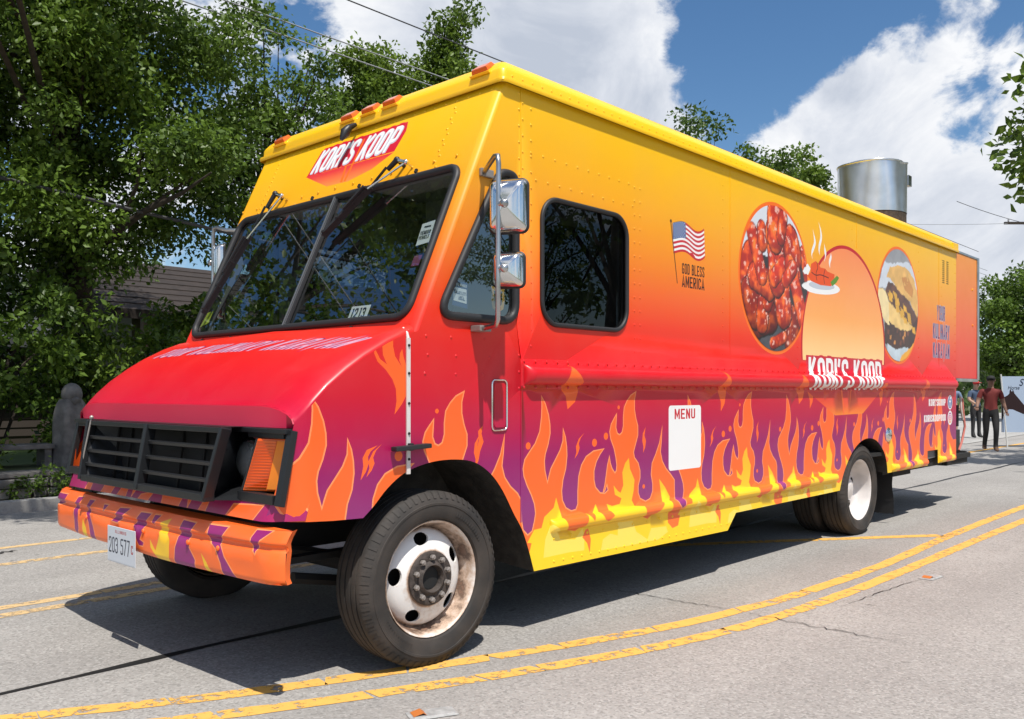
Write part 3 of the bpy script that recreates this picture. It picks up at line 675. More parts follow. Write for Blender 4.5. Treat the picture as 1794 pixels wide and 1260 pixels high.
# --- food pictures printed on the side ---------------------------------
def picture(name, cx, cz, r, paint, n=120):
    g = np.linspace(-1, 1, n); X, Z = np.meshgrid(g, g)          # square grid squeezed onto the disc
    Ux = X*np.sqrt(1-Z*Z/2); Uz = Z*np.sqrt(1-X*X/2)
    colr = paint(Ux, Uz)
    vs = np.stack([cx+Ux*r, np.full_like(Ux, -.0022), cz+Uz*r], -1).reshape(-1, 3)
    i = np.arange(n*n).reshape(n, n); fs = np.stack([i[:-1,:-1], i[:-1,1:], i[1:,1:], i[1:,:-1]], -1).reshape(-1, 4)
    wx, wz = vs[:, 0], vs[:, 2]      # the badge and the dish are printed over the picture
    hid = (np.hypot(wx-disc_c[0], wz-disc_c[1]) < .925) | inpoly(wx, wz, PLATE) | inpoly(wx, wz, CUP)
    fs = fs[~hid[fs].all(1)]
    me = bpy.data.meshes.new(name); me.from_pydata(vs.tolist(), [], fs.tolist())
    ca = me.color_attributes.new('ink', 'FLOAT_COLOR', 'POINT')
    ca.data.foreach_set('color', np.concatenate([colr.reshape(-1, 3), np.ones((n*n, 1))], 1).astype(np.float32).ravel())
    m = mat(name+'_print', (.5,.5,.5), .4, coat=.2); a = m.node_tree.nodes.new('ShaderNodeVertexColor'); a.layer_name = 'ink'
    m.node_tree.links.new(a.outputs['Color'], m.node_tree.nodes['Principled BSDF'].inputs['Base Color'])
    me.materials.append(m); return me
rng = np.random.default_rng(7)
def vnoise(X, Z, s, seed):
    r = np.random.default_rng(seed); G = r.random((64, 64)); x = (X+2)*s; z = (Z+2)*s
    xi = np.floor(x).astype(int); zi = np.floor(z).astype(int); fx = x-xi; fz = z-zi; fx = fx*fx*(3-2*fx); fz = fz*fz*(3-2*fz)
    g = lambda a, b: G[a % 64, b % 64]
    return (g(xi,zi)*(1-fx)+g(xi+1,zi)*fx)*(1-fz)+(g(xi,zi+1)*(1-fx)+g(xi+1,zi+1)*fx)*fz
def fbm(X, Z, s, seed): return sum(vnoise(X, Z, s*2**k, seed+k)*.5**k for k in range(4))/1.875
lin = lambda c: np.array(srgb(*c))
inpoly = inside
def paint_wings(X, Z):
    C = np.where((Z > .28)[..., None], lin((214,218,226)), lin((52,44,44)))
    C = np.where((Z < -.55)[..., None], lin((74,74,80))*(.6+.8*fbm(X, Z, 5, 3))[..., None], C)
    wob = (fbm(X, Z, 5, 11)-.5)*.12
    caps = [((-.15,-.55),(-.5,-.62),.24,.35),((-.95,-.1),(-.7,.2),.26,.8),((-.75,-.25),(-.6,-.5),.24,.55),((.5,-.55),(.5,-.85),.24,.5),((-.1,-.9),(.25,-.8),.09,.8),((-.35,-.28),(-.4,-.62),.18,.75),
            ((.2,-.2),(.25,-.45),.26,.95),((-.25,-.35),(-.1,-.15),.14,.85),((.85,.45),(1.0,.1),.12,.75),((.45,.55),(.55,.35),.27,.85),((-.6,-.02),(-.2,-.12),.22,.9),((-.68,.55),(-.4,0.),.15,1.),((-.42,.62),(-.4,.45),.14,.85),
            ((.0,.42),(.05,-.02),.26,1.1),((.1,.95),(-.12,.62),.2,.9),((-.02,.86),(.0,.56),.24,1.),((.22,.85),(.15,.6),.14,.85),((.2,.2),(-.05,.0),.14,1.1),((.42,.24),(.62,.1),.16,.9),((.5,.15),(.85,-.5),.17,1.05),((.3,.0),(.55,.2),.12,1.)]
    for k, (a, b, r, br) in enumerate(caps):
        a = np.array(a); b = np.array(b); d = b-a; t = np.clip(((X-a[0])*d[0]+(Z-a[1])*d[1])/(d@d), 0, 1)
        ox = X-a[0]-t*d[0]; oz = Z-a[1]-t*d[1]; q = np.sqrt(ox*ox+oz*oz)/r+wob*2.2
        m = q < 1; h = np.sqrt(np.clip(1-q*q, 0, 1)); nx = ox/r; nz = oz/r
        lam = np.clip(.25+.55*h+.35*nz-.15*nx, .04, 1.2)
        nz_ = fbm(X+k*.37, Z-k*.21, 9, 20+k)
        base = lin((226,52,18))*.95+lin((255,140,40))*np.clip(nz_-.42, 0, 1)[..., None]*2.0
        c = base*(lam*br*(.6+.9*nz_))[..., None]
        sp = (fbm(X, Z, 16, 50+k) > .66) & (h > .35) & (nz > -.25)
        c = np.where(sp[..., None], c*.4+.6*lin((255,214,196)), c)
        c = np.where((q > .9)[..., None], c*.45, c)
        C = np.where(m[..., None], c, C)
    return np.clip(C, .004, .9)
def paint_sandwich(X, Z):
    Q = lambda pts: [((x-880)/175, -(z-748)/482) for x, z in pts]
    n = fbm(X, Z, 7, 5); n2 = fbm(X, Z, 14, 9)
    C = np.broadcast_to(lin((150,150,154)), X.shape+(3,)).copy()*(.8+.4*n)[..., None]
    def lay(poly, c, k=.5): 
        m = inpoly(X+(n-.5)*.06, Z+(n2-.5)*.06, Q(poly)); nonlocal C
        C = np.where(m[..., None], np.array(lin(c))*(1-k/2+k*n)[..., None], C)
    lay([(700,640),(720,560),(760,400),(800,410),(960,350),(1060,450),(1060,600),(780,620)], (206,212,222), .2)
    lay([(760,900),(770,780),(1060,820),(1060,1000),(980,1110),(850,1150),(760,1080)], (64,34,22), 1.2)
    lay([(690,640),(770,640),(780,720),(860,790),(960,880),(1010,920),(960,960),(860,950),(780,880),(700,740)], (236,196,120), .5)
    lay([(700,650),(760,640),(790,700),(800,930),(760,900),(700,800)], (240,216,160), .4)
    lay([(790,560),(860,590),(960,680),(1050,830),(1000,910),(900,820),(800,740),(765,650)], (96,56,40), 1.4)
    for k in range(14):
        a = rng.uniform(800, 1010); b = 610+(a-800)*1.2+rng.uniform(-30, 80); lay([(a-14,b-10),(a+16,b+8),(a+24,b+60),(a-4,b+52)], (226,170,50), .6)
    lay([(775,520),(800,440),(870,405),(950,410),(1010,480),(1060,640),(1050,830),(980,700),(880,620),(810,545)], (226,176,96), .5)
    m = inpoly(X, Z, Q([(900,500),(960,480),(1010,580),(1000,660),(930,600)])); C = np.where((m & (n > .42))[..., None], C*np.array([.75,.55,.4]), C)
    for k in range(10):
        a = rng.uniform(790, 1000); b = rng.uniform(960, 1090); lay([(a-8,b-20),(a+8,b-16),(a+4,b+22),(a-10,b+16)], (196,130,60) if k % 3 == 0 else (110,60,40), .8)
    lay([(780,1080),(850,1130),(960,1100),(980,1130),(900,1240),(780,1200)], (190,204,214), .4)
    lay([(900,1180),(1000,1080),(1060,980),(1060,1250),(880,1250)], (240,170,40), .2)
    return np.clip(C, .004, .9)
link('wings_picture', picture('wings_picture', 3.71, 2.195, .562, paint_wings, 130), truck, label='round photo print of glazed chicken wings')
link('sandwich_picture', picture('sandwich_picture', 6.37, 2.18, .558, paint_sandwich, 110), truck, label='round photo print of a toasted meat and cheese sandwich')
# --- roof cap: rings stepping in from the drip gutter --------------------
ROOF = [(-.030,2.918),(-.034,2.930),(-.030,2.946),(-.014,2.950),(-.012,2.990),(-.006,3.004),(.012,3.028),(.045,3.058),(.09,3.083),(.15,3.100),(.24,3.112),(.45,3.125),(.8,3.133),(1.145,3.136)]
mb = MB(); rings = []
for o, z in ROOF:
    fx0 = .64+o; x1 = L_END+.02-o*.45; ya, yb = o, W-o; c = max(.004, min(.035, (yb-ya)/4))
    ring = []
    for cx, cy, a0 in ((fx0+c, ya+c, PI), (x1-c, ya+c, 1.5*PI), (x1-c, yb-c, 0), (fx0+c, yb-c, PI/2)):
        ring += [(cx+c*math.cos(a0+PI/2*i/4), cy+c*math.sin(a0+PI/2*i/4), z) for i in range(5)]
    rings.append(ring)
n = len(rings[0])
mb.add([p for r in rings for p in r], [(i*n+j, i*n+(j+1) % n, (i+1)*n+(j+1) % n, (i+1)*n+j) for i in range(len(rings)-1) for j in range(n)]+[tuple(range((len(rings)-1)*n, len(rings)*n))])
mb.build('roof', M_body, truck, smooth=38)
# end cap of the roof rail, with its pressed louvre plate behind
MB().box(8.05,-.02,2.94,8.235,.01,3.02).build('roof_corner_casting', M_body, truck, bevel=.006)

# --- front panel with the windshield opening -----------------------------
def front_map(s, z):             # s = -y, so that writing reads from the street
    y = -s; d = min(y, W-y); k = .045
    b = 0. if d >= k else .03*(1-math.sqrt(max(0, 1-((k-d)/k)**2)))
    return (front_x(z)+b, y, z)
FO = [(-W,1.585),(0,1.585),(0,2.93),(-W,2.93)]
WS = [(-a, b) for a, b in rrect(.085, 1.672, 2.215, 2.462, .075, 8)]
la = dict(w=.44, t=.135, gap=.075, shear=.34, width=.80)
fl = lettering("KORI'S KOOP", -1.585, 2.695, .155, **la)
fl_red = lettering("KORI'S KOOP", -1.585, 2.695, .155, grow=.22, **la)
fl_dk = lettering("KORI'S KOOP", -1.579, 2.688, .155, grow=.04, **la)
ftail = [(-1.62,2.68),(-.74,2.675),(-.90,2.600),(-1.10,2.560),(-1.32,2.565)]
fback = [(-1.61,2.68),(-.74,2.68),(-.70,2.80),(-.715,2.862),(-1.53,2.862)]
frays = [[(-1.20,2.68),(-1.185,2.68),(-1.16,2.565),(-1.185,2.565)],[(-1.115,2.84),(-1.10,2.84),(-1.13,2.565),(-1.15,2.565)]]
flay = [('tail', [ftail]), ('red', fl_red+[fback]), ('ray', frays), ('dk', fl_dk), ('white', fl)]
fl_lines = [((-q, 1.585), (-q, 2.93)) for q in (.005,.012,.02,.03,.045,W-.045,W-.03,W-.02,W-.012,W-.005)]
art('front_panel', compose(FO, [WS], flay, fl_lines), front_map, {'base': M_body, 'tail': M_ftail, 'red': M_logo_red, 'ray': M_pring, 'dk': M_plategrey, 'white': M_white}, truck, (-1,0,.4))

# --- windshield ------------------------------------------------------------
nF = Vector((-1, 0, .454)).normalized()      # outward normal of the front plane
def fp(y, z, o=0.): p = Vector((front_x(z), y, z))+nF*o; return tuple(p)
def ring_tube(name, pts, r, m, parent, n=8):
    P = [Vector(p) for p in pts]; mb = MB(); mb.tube(P+[P[0], P[1]], r, n, caps=False); return mb.build(name, m, parent, smooth=60)
ring_tube('windshield_gasket', [fp(-a, b, .004) for a, b in WS], .021, M_rubber, truck)
ymid = 1.14
for ya, yb in ((.085, ymid-.012), (ymid+.012, 2.215)):
    mb = MB(); mb.add([fp(ya,1.672,-.004), fp(yb,1.672,-.004), fp(yb,2.462,-.004), fp(ya,2.462,-.004)], [(0,1,2,3)])
    pane = mb.build('windshield_pane', M_glass, truck)
    if ya < .2:   # paper permits and decals stuck behind the near pane
        st = MB(); st.add([fp(.235,2.055,-.010), fp(.140,2.065,-.010), fp(.150,2.185,-.010), fp(.245,2.175,-.010)], [(0,1,2,3)])
        for z, w in ((2.155,.05),): st.add([fp(.193+w/2,z-.004,-.008), fp(.193-w/2,z-.003,-.008), fp(.193-w/2,z+.004,-.008), fp(.193+w/2,z+.003,-.008)], [(0,1,2,3)], 1)
        for s in lettering('VENDOR', -.232, 2.112, .020, .45, .16, .12, width=.078, rise=.03)+lettering('VEHICLE', -.232, 2.086, .020, .45, .16, .12, width=.078, rise=.03): st.add([fp(-a, b, -.008) for a, b in s], [tuple(range(len(s)))], 1)
        st.build('permit_sticker', [M_paper, M_plate_ink], pane)
        st = MB(); st.add([fp(.215,1.945,-.010), fp(.155,1.945,-.010), fp(.155,2.0,-.010), fp(.215,2.0,-.010)], [(0,1,2,3)]); st.add([fp(.215,1.90,-.010), fp(.17,1.90,-.010), fp(.17,1.935,-.010), fp(.215,1.935,-.010)], [(0,1,2,3)], 1)
        st.build('window_decal', [mat('sticker_magenta', srgb(130,60,100), .5), M_stick_blue], pane)
        q = lettering('12', -.565, 1.695, .055, .5, .16, .12, width=.05)+lettering('13', -.50, 1.695, .055, .5, .16, .12, width=.05)
        st = MB(); st.add([fp(.585,1.684,-.010), fp(.425,1.684,-.010), fp(.425,1.762,-.010), fp(.585,1.762,-.010)], [(0,1,2,3)])
        for s in q: st.add([fp(-a, b, -.008) for a, b in s], [tuple(range(len(s)))], 1)
        st.build('inspection_sticker', [M_paper, M_plate_ink], pane)
    else:
        st = MB(); st.add([fp(2.19,1.735,-.010), fp(2.10,1.76,-.010), fp(2.10,1.84,-.010), fp(2.17,1.83,-.010)], [(0,1,2,3)]); st.build('permit_sticker', M_lime, pane)
mb = MB(); mb.bar(fp(ymid,1.672,.006), fp(ymid,2.462,.006), .05, .016, up=nF); mb.bar(fp(ymid,1.672,.016), fp(ymid,2.462,.016), .02, .012, up=nF, mi=1)
mb.build('windshield_divider', [M_rubber, mat('divider_steel', (.22,.23,.24), .45, .6)], truck, bevel=.002)
# clips round the gasket
for y, z in [(.45,2.50),(.95,2.50),(1.42,2.50),(1.9,2.50),(.5,1.635),(1.1,1.635),(1.7,1.635),(2.05,1.635)]:
    a = Vector(fp(y, z, .0)); MB().bar(a, a+nF*.012, .016, .022).build('gasket_clip', M_dark, truck)
def wiper(y0, z0, y1, z1):
    a = Vector(fp(y0, z0, .06)); b = Vector(fp(y1, z1, .035)); k = a.lerp(b, .38)
    mb = MB(); mb.tube([Vector(fp(y0, z0, -.005)), a, a+(b-a)*.04], .012, 8)
    mb.tube([a, a.lerp(b,.12)], [.016,.013], 8); mb.tube([a.lerp(b,.12)+Vector((-.01,0,.01)), k], .0075, 6)
    mb.ball(a, .02, 8, 5)
    w = mb.build('wiper', M_plastic, truck, smooth=50)
    d = MB(); p0 = Vector(fp(y0-.075, z0-.02, .05)); d.tube([Vector(fp(y0-.075, z0-.02, 0)), p0, k+Vector((-.02,-.02,0))], .006, 6); d.tube([a, p0], .011, 8); d.ball(p0, .016, 8, 5)
    d.build('link_arm', M_chrome, w, smooth=50)
    bl = MB(); s = k.lerp(b, -.05); u = (b-s).normalized()
    bl.bar(s, b, .012, .035, up=nF); bl.bar(s+nF*.02+u*.02, b+nF*.018-u*.02, .022, .010, up=nF); bl.bar(k+nF*.035, s.lerp(b,.5)+nF*.03, .016, .012, up=nF)
    for t in (.05,.35,.65,.95): q = s.lerp(b, t); bl.bar(q, q+nF*.03, .018, .012)
    bl.build('blade', M_rubber, w)
    return w
wiper(.58, 2.555, 1.06, 2.19); wiper(1.80, 2.56, 2.12, 1.80)
# small camera over the logo
mb = MB(); c = Vector((.55, 1.20, 2.915)); mb.tube([c, c+Vector((-.03,0,-.035)), c+Vector((-.055,.004,-.085))], [.022,.03,.010], 10); mb.tube([c+Vector((.05,0,.03)), c], [.012,.02], 8)
mb.build('dash_camera', M_plastic, truck, smooth=60)
# amber clearance lamps on the brow
for y in (2.08, 1.32, 1.11, .905, .15):
    mb = MB(); P = [(-.065,-.024),(.065,-.024),(.055,.026),(-.055,.026)]
    T = lambda a, b, o: (.655+.045*b/.03-.72*o, y+a, 3.026+.034*b/.03+.69*o)
    mb.add([T(a, b, -.01) for a, b in P]+[T(a*.86, b*.66, .028) for a, b in P], [(0,1,2,3),(7,6,5,4),(0,4,5,1),(1,5,6,2),(2,6,7,3),(3,7,4,0)])
    m = mb.build('clearance_lamp', M_marker, truck, bevel=.006)
    b = MB(); b.add([T(a*1.1, c*1.12, .003) for a, c in P]+[T(a*1.1, c*1.12, -.01) for a, c in P], [(0,1,2,3),(7,6,5,4),(0,4,5,1),(1,5,6,2),(2,6,7,3),(3,7,4,0)]); b.build('lamp_base', M_body, m)

# --- quarter window, side window -----------------------------------------
def side_glass(poly, y, gname, gl, frame_r, far=False):
    k = (lambda q: W-q) if far else (lambda q: q)
    pts = [(x, k(-.004), z) for x, z in poly]
    g = ring_tube(gname, pts, frame_r, M_rubber, truck)
    mb = MB(); mb.add([(x, k(.006), z) for x, z in poly], [tuple(range(len(poly)))]); return mb.build(gl, M_glass if gl == 'quarter_window' else M_glass2, truck)
for far in (False, True):
    qg = side_glass(QW, 0, 'quarter_window_gasket', 'quarter_window', .022, far)
    sg = side_glass(WIN, 0, 'side_window_frame', 'side_window', .014, far)
    if not far:
        st = MB(); y = .010
        st.add([(.29,y,1.742),(.395,y,1.728),(.395,y,1.858),(.29,y,1.866)], [(0,1,2,3)], 0); st.add([(.297,y-.001,1.765),(.388,y-.001,1.753),(.388,y-.001,1.824),(.297,y-.001,1.832)], [(0,1,2,3)], 1)
        for s in lettering('BARTLETT', .318, 1.800, .016, .45, .15, .12, width=.066)+lettering('AREA', .332, 1.780, .014, .45, .15, .12, width=.038): st.add([(a, y-.002, b-(a-.297)*.1) for a, b in s], [tuple(range(len(s)))], 0)
        st.add([(.300,y-.002,1.800),(.310,y-.002,1.799),(.310,y-.002,1.822),(.300,y-.002,1.823)], [(0,1,2,3)], 0); st.add([(.33,y-.002,1.772),(.378,y-.002,1.767),(.378,y-.002,1.770),(.33,y-.002,1.775)], [(0,1,2,3)], 0)
        for s in lettering('PROUD MEMBER', .297, 1.842, .014, .45, .16, .12, width=.09): st.add([(a, y-.002, b-(a-.297)*.1) for a, b in s], [tuple(range(len(s)))], 1)
        st.build('member_sticker', [M_stick_blue, M_paper], qg)
        st = MB(); P = [(.0,-.075),(.04,-.055),(.05,-.01),(.045,.035),(.052,.06),(.02,.055),(0,.075),(-.02,.055),(-.052,.06),(-.045,.035),(-.05,-.01),(-.04,-.055)]
        st.add([(.615+a, y, 1.80+b) for a, b in P], [tuple(range(12))], 0); st.add([(.615+a*.62, y-.001, 1.80+b*.62) for a, b in P], [tuple(range(12))], 1); st.add([(.615+a*.36, y-.002, 1.80+b*.36) for a, b in P], [tuple(range(12))], 0)
        st.build('badge_sticker', [M_gold, M_dark], qg)
# sliding sash post inside the side window
mb = MB(); mb.box(1.46,.012,1.70,1.50,.03,2.37); mb.box(1.66,.012,1.70,1.675,.02,2.33, 1); mb.build('window_sash', [M_plastic, M_steel], truck)
MB().add([(1.36,.05,1.70),(1.39,.05,1.70),(1.47,.05,2.05),(1.455,.05,2.05)], [(0,1,2,3)]).build('seat_belt', M_int, truck)

# --- hood, shoulders, fascia, grille --------------------------------------
PA = .30
def hood_map(s, x):             # s = -p (p runs from the near edge to the far edge over both shoulders)
    p = -s; a = PA; y_r, z_r = ry(x), rz(x); zt = z_hood(x)
    def sh(q): t = max(0, min(1, q/a))*PI/2; return y_r*(1-math.cos(t)), zt-z_r*(1-math.sin(t))
    if p < a: y, z = sh(p)
    elif p > W-a: yy, z = sh(W-p); y = W-yy
    else: y = y_r+(p-a)/(W-2*a)*(W-2*y_r); z = zt
    d = min(y, W-y); z += .018*max(0, 1-((y-W/2)/(W/2))**2)*min(1, (x+.62)/.3)
    if x < -.52: y = y+(.9*(-.52-x)**2*4)*(1 if y < W/2 else -1)*max(0, 1-d/.3)
    return (x, y, z)
HO = [(-W,-.60),(0,-.60),(0,.036),(-W,.036)]
ht = lettering('YOUR KULINARY KARAVAN', -1.95, -.270, .115, .44, .15, .11, width=1.62, shear=.95)
hw = lettering('YOUR KULINARY KARAVAN', -1.95, -.270, .115, .44, .15, .11, width=1.62, shear=.95, grow=.09)
hl = [((-q, -.6), (-q, .036)) for q in [i*PA/10 for i in range(1, 11)]+[W-i*PA/10 for i in range(1, 11)]+[.6,.9,1.15,1.4,1.7]]
hl += [((-W, x), (0, x)) for x in (-.58,-.56,-.54,-.52,-.485,-.45,-.40,-.35,-.30,-.25,-.185,-.12,-.06,0.)]
art('hood', compose(HO, [], [('w', hw), ('ink', ht)], hl), hood_map, {'base': M_body, 'w': M_ink, 'ink': M_lilac}, truck, (0,0,1))
# cowl strip
mb = MB(); mb.add([(.028,.03,1.605),(.028,W-.03,1.605),(.075,W-.03,1.655),(.075,.03,1.655)], [(0,1,2,3)]); mb.tube([(.012,.05,1.612),(.006,W/2,1.640),(.012,W-.05,1.612)], .010, 8); mb.build('cowl', M_body, truck, smooth=40)
# fascia above the grille
mb = MB(); top = [hood_map(-p, -.60) for p in [i*W/40 for i in range(41)]]
bot = [(-.622+.10*max(0, 1-min(y, W-y)/.12)**2, y, 1.160) for _, y, _ in top]
lip = [(a-.006, b, c-.004) for a, b, c in top]; n = len(top)
mb.add(top+lip+bot, [(i, i+1, n+i+1, n+i) for i in range(n-1)]+[(n+i, n+i+1, 2*n+i+1, 2*n+i) for i in range(n-1)])
mb.build('fascia', M_body, truck, smooth=25)
def gx(z): return lerp(-.688, -.622, (z-.83)/(1.16-.83))          # plane of the grille surround
def gp(y, z, o=0.): return (gx(z)+o, y, z)
def gbar(mb, ya, za, yb, zb, th, dp, o=0., mi=0): mb.bar(gp(ya,za,o), gp(yb,zb,o), dp, th, up=(0,0,1) if abs(za-zb) < .01 else (0,1,0), mi=mi)
grille = MB()
grille.box(-.640, .03, 1.136, -.58, W-.03, 1.158)                  # top bar
for ya in (.030, W-.030):                                           # outer frames round the signal
    grille.bar(gp(ya,.838,.02), gp(ya,1.15,.02), .030, .040, up=(0,1,0))
for a, b in ((.06,.34),(W-.34,W-.06)):
    grille.bar(gp(a,1.128,.02), gp(b,1.128,.02), .04, .026); grille.bar(gp(a,.862,.02), gp(b,.862,.02), .04, .040)
# slat block stands proud of the lamps; pocket walls run back to them
def sx(z): return lerp(-.770, -.712, (z-.84)/.32)
SY0, SY1, YM = .40, 1.80, 1.10
grille.bar((sx(1.146), SY0-.03, 1.146), (sx(1.146), SY1+.03, 1.146), .05, .024); grille.bar((sx(.85), SY0+.02, .852), (sx(.85), SY1-.02, .852), .05, .034)
grille.add([(sx(1.158),SY0-.03,1.160),(sx(1.158),SY1+.03,1.160),(-.60,SY1+.03,1.160),(-.60,SY0-.03,1.160)], [(0,1,2,3)])
for ys, yo in ((SY0,.295), (SY1,W-.295)):
    k = 1 if ys < 1 else -1
    grille.add([(sx(1.15),ys-k*.03,1.15), (sx(.84),ys+k*.05,.84), (-.49,yo+k*.33,.84), (-.49,yo+k*.33,1.15)], [(0,1,2,3)])
    grille.add([(sx(.84),ys+k*.05,.84), (-.66,yo-k*.02,.842), (-.50,yo-k*.02,.90), (-.49,yo+k*.33,.90)], [(0,1,2,3)])
    grille.add([(-.47,yo-k*.25,.84),(-.47,ys+k*.2,.84),(-.47,ys+k*.2,1.16),(-.47,yo-k*.25,1.16)], [(0,1,2,3)])
    grille.add([(-.655,ys+k*.05,.843),(-.655,k*.05 if k > 0 else W-.05,.843),(-.46,k*.05 if k > 0 else W-.05,.843),(-.46,ys+k*.05,.843)], [(0,1,2,3)])
gr = grille.build('grille', M_plastic, truck, bevel=.003)
MB().box(-.600,.62,.83,-.590,1.70,1.158).build('grille_backing', M_dark, gr)  # black plate added behind the slats in place of the dark depth
for i in range(3):
    z = .925+i*.072
    for ya, yb in ((SY0+.05*(1-i*.35)-.02, YM-.015), (YM+.015, SY1)):
        mb = MB(); pr = [(-.010,-.008),(.030,-.016),(.034,-.008),(.0,.010),(-.012,.005)]
        mb.add([(sx(z)+a, ya, z+b) for a, b in pr]+[(sx(z)+a, yb, z+b) for a, b in pr], [(0,1,2,3,4),(9,8,7,6,5)]+[(j, j+5, (j+1) % 5+5, (j+1) % 5) for j in range(5)])
        mb.build('slat', M_plastic, gr, smooth=40)
for ya, yb, w in ((YM,YM,.035), (SY0+.035,SY0-.028,.024), (SY1-.01,SY1+.02,.024)):
    mb = MB(); mb.bar((sx(.84)-.006,ya,.84), (sx(1.155)-.006,yb,1.155), w, .05, up=(1,0,0)); mb.build('mullion', M_plastic, gr, bevel=.004)
for y in (.75,.98,1.33,1.56,1.72): mb = MB(); mb.bar((-.64,y,.84), (-.60,y,1.15), .012, .012); mb.build('inner_stay', M_dark, gr)
mb = MB(); mb.tube([(-.735,1.775,1.175), (-.765,1.79,1.0), (-.79,1.80,.845)], .005, 6); mb.ball((-.735,1.775,1.175), .012, 8, 5); mb.build('hood_rod', M_nut, gr)
for sgn, y0 in ((1, 0.), (-1, W)):
    Yq = lambda q: y0+sgn*q
    def lens(u, v, o=0.):      # u: 0 outer edge .. 1 inner edge, v: 0 bottom .. 1 top; the lens sweeps back outwards
        yo_, yi_ = lerp(.160, .105, v), lerp(.318, .246, v); xo_, xi_ = lerp(-.585, -.570, v), lerp(-.660, -.630, v)
        return (xo_+(xi_-xo_)*u-o*.85, Yq(yo_+(yi_-yo_)*u-o*.5), lerp(.885, 1.112, v))
    bx_ = lambda a, b, c, d, e, f: [lens(a,c,e), lens(b,c,e), lens(b,d,e), lens(a,d,e), lens(a,c,f), lens(b,c,f), lens(b,d,f), lens(a,d,f)]
    FQ = [(0,1,2,3),(7,6,5,4),(0,4,5,1),(1,5,6,2),(2,6,7,3),(3,7,4,0)]
    tl = MB().add(bx_(0,1,0,1,-.04,.014), FQ).build('turn_signal', M_amber, truck, bevel=.004)
    for k in range(17): v0 = .04+k*.055; MB().add([lens(.34,v0,.0150), lens(.97,v0,.0150), lens(.97,v0+.036,.0185), lens(.34,v0+.036,.0185), lens(.97,v0+.037,.0148), lens(.34,v0+.037,.0148)], [(0,1,2,3),(3,2,4,5)]).build('lens_flute', M_amber, tl)
    MB().add(bx_(.03,.32,.04,.96,.012,.0165), FQ).build('side_lens', M_amber2, tl)
    MB().add(bx_(-.12,0,-.10,1.08,-.06,.010), FQ).build('signal_frame', M_plastic, tl); MB().add(bx_(1,1.08,-.10,1.08,-.06,.008), FQ).build('signal_frame', M_plastic, tl)
    y0 = Yq(.08)
    yc = y0+sgn*.375
    mb = MB(); mb.lathe([(.001,-.05),(.05,-.046),(.085,-.028),(.098,-.004),(.10,.02)], 24, (-.548, yc, 1.00), 'x'); hlp = mb.build('headlight', M_clear, truck, smooth=50)
    mb = MB(); mb.lathe([(.10,-.006),(.112,-.006),(.114,.03),(.10,.03)], 24, (-.548, yc, 1.00), 'x'); mb.build('bezel', M_chrome, hlp, smooth=50)

# --- valance and bumper, printed with the same flames ----------------------
def val_map(s, z):
    y = -s; d = min(y, W-y)
    return (-.700+.02*(z-.775)/.06+.14*max(0, 1-d/.13)**2, y, z)
VO = [(-W+.0,.772),(0,.772),(0,.842),(-W,.842)]
vo = [[(-y, z) for y, z in p] for p in (VO_O1, VO_O2, VO_O3, VO_O4, VO_O5, VO_O6, VO_O7, VO_O8, VO_O9, VO_O10)]
vl = [((-q, .76), (-q, .85)) for q in [.02*i for i in range(1, 7)]+[W-.02*i for i in range(1, 7)]]
def outline_all(polys, t): return [[tuple(p) for p in q] for P in polys for q in stroke([Vector(p) for p in P], t, True)]
art('valance', compose(VO, [], [('o', vo), ('e', outline_all(vo, .006))], vl), val_map, {'base': M_valance, 'o': M_orange, 'e': M_edge}, truck, (-1,0,0))
MB().box(-.64,.06,.79,-.58,W-.06,.835).build('grille_sill', M_plastic, truck)
def bump_x(y, z):
    u = abs(y-W/2)/(W/2+.05); x = -.765+.045*u**3
    if u > .93: x += .30*((u-.93)/.07)**2*.12
    if z > .690: x += .030*((z-.690)/.055)**1.3
    elif z > .655: x += .012*math.sin((z-.655)/.035*PI)
    if z < .55: x += .03*((.55-z)/.03)**2*.5
    return x+.004*math.sin(y*7.3+z*9)+.003*math.sin(y*17+1.2)*math.sin(z*30)
def bump_map(s, z): y = -s; return (bump_x(y, z), y, z-.004*math.sin(y*2.1))
BO = [(-W-.05,.527),(.05,.527),(.05,.745),(-W-.05,.745)]
bpur = [[(-y, z) for y, z in p] for p in (BP_P1, BP_P2, BP_P3, BP_P4, BP_P5, BP_P6, BP_P7, BP_P8, BP_P9, BP_P10, BP_P11)]
byel = [[(-y, z) for y, z in p] for p in (BY_Y1, BY_Y2, BY_Y3, BY_Y4, BY_Y5)]
bl_ = [((-W-.05, z), (.05, z)) for z in (.535,.543,.55,.60,.655,.66,.667,.6725,.68,.686,.690,.70,.715,.73)]+[((-y, .52), (-y, .75)) for y in np.linspace(-.04, W+.04, 47)]
bumper = art('bumper', compose(BO, [], [('p', bpur), ('e', outline_all(bpur, .006)), ('y', byel)], bl_), bump_map, {'base': M_orange, 'p': M_purple, 'e': M_edge, 'y': M_yellow}, truck, (-1,0,0))['bumper']
mb = MB()   # returns at top and ends
ys = list(np.linspace(-.05, W+.05, 31)); t0 = [bump_map(-y, .745) for y in ys]; t1 = [(-.66, y, .748) for y in ys]; n = len(ys)
mb.add(t0+t1, [(i, i+1, n+i+1, n+i) for i in range(n-1)])
b0 = [bump_map(-y, .527) for y in ys]; b1 = [(-.70, y, .53) for y in ys]; mb.add(b0+b1, [(i, i+1, n+i+1, n+i) for i in range(n-1)])
for y in (-.05, W+.05):
    zs = (.527,.55,.60,.66,.69,.715,.745); a = [bump_map(-y, z) for z in zs]; b = [(p[0]+.035, y*(1 if y > 0 else .6), p[2]) for p in a]
    mb.add(a+b, [(i, i+1, len(zs)+i+1, len(zs)+i) for i in range(len(zs)-1)])
mb.build('bumper_return', M_orange, bumper, smooth=35)
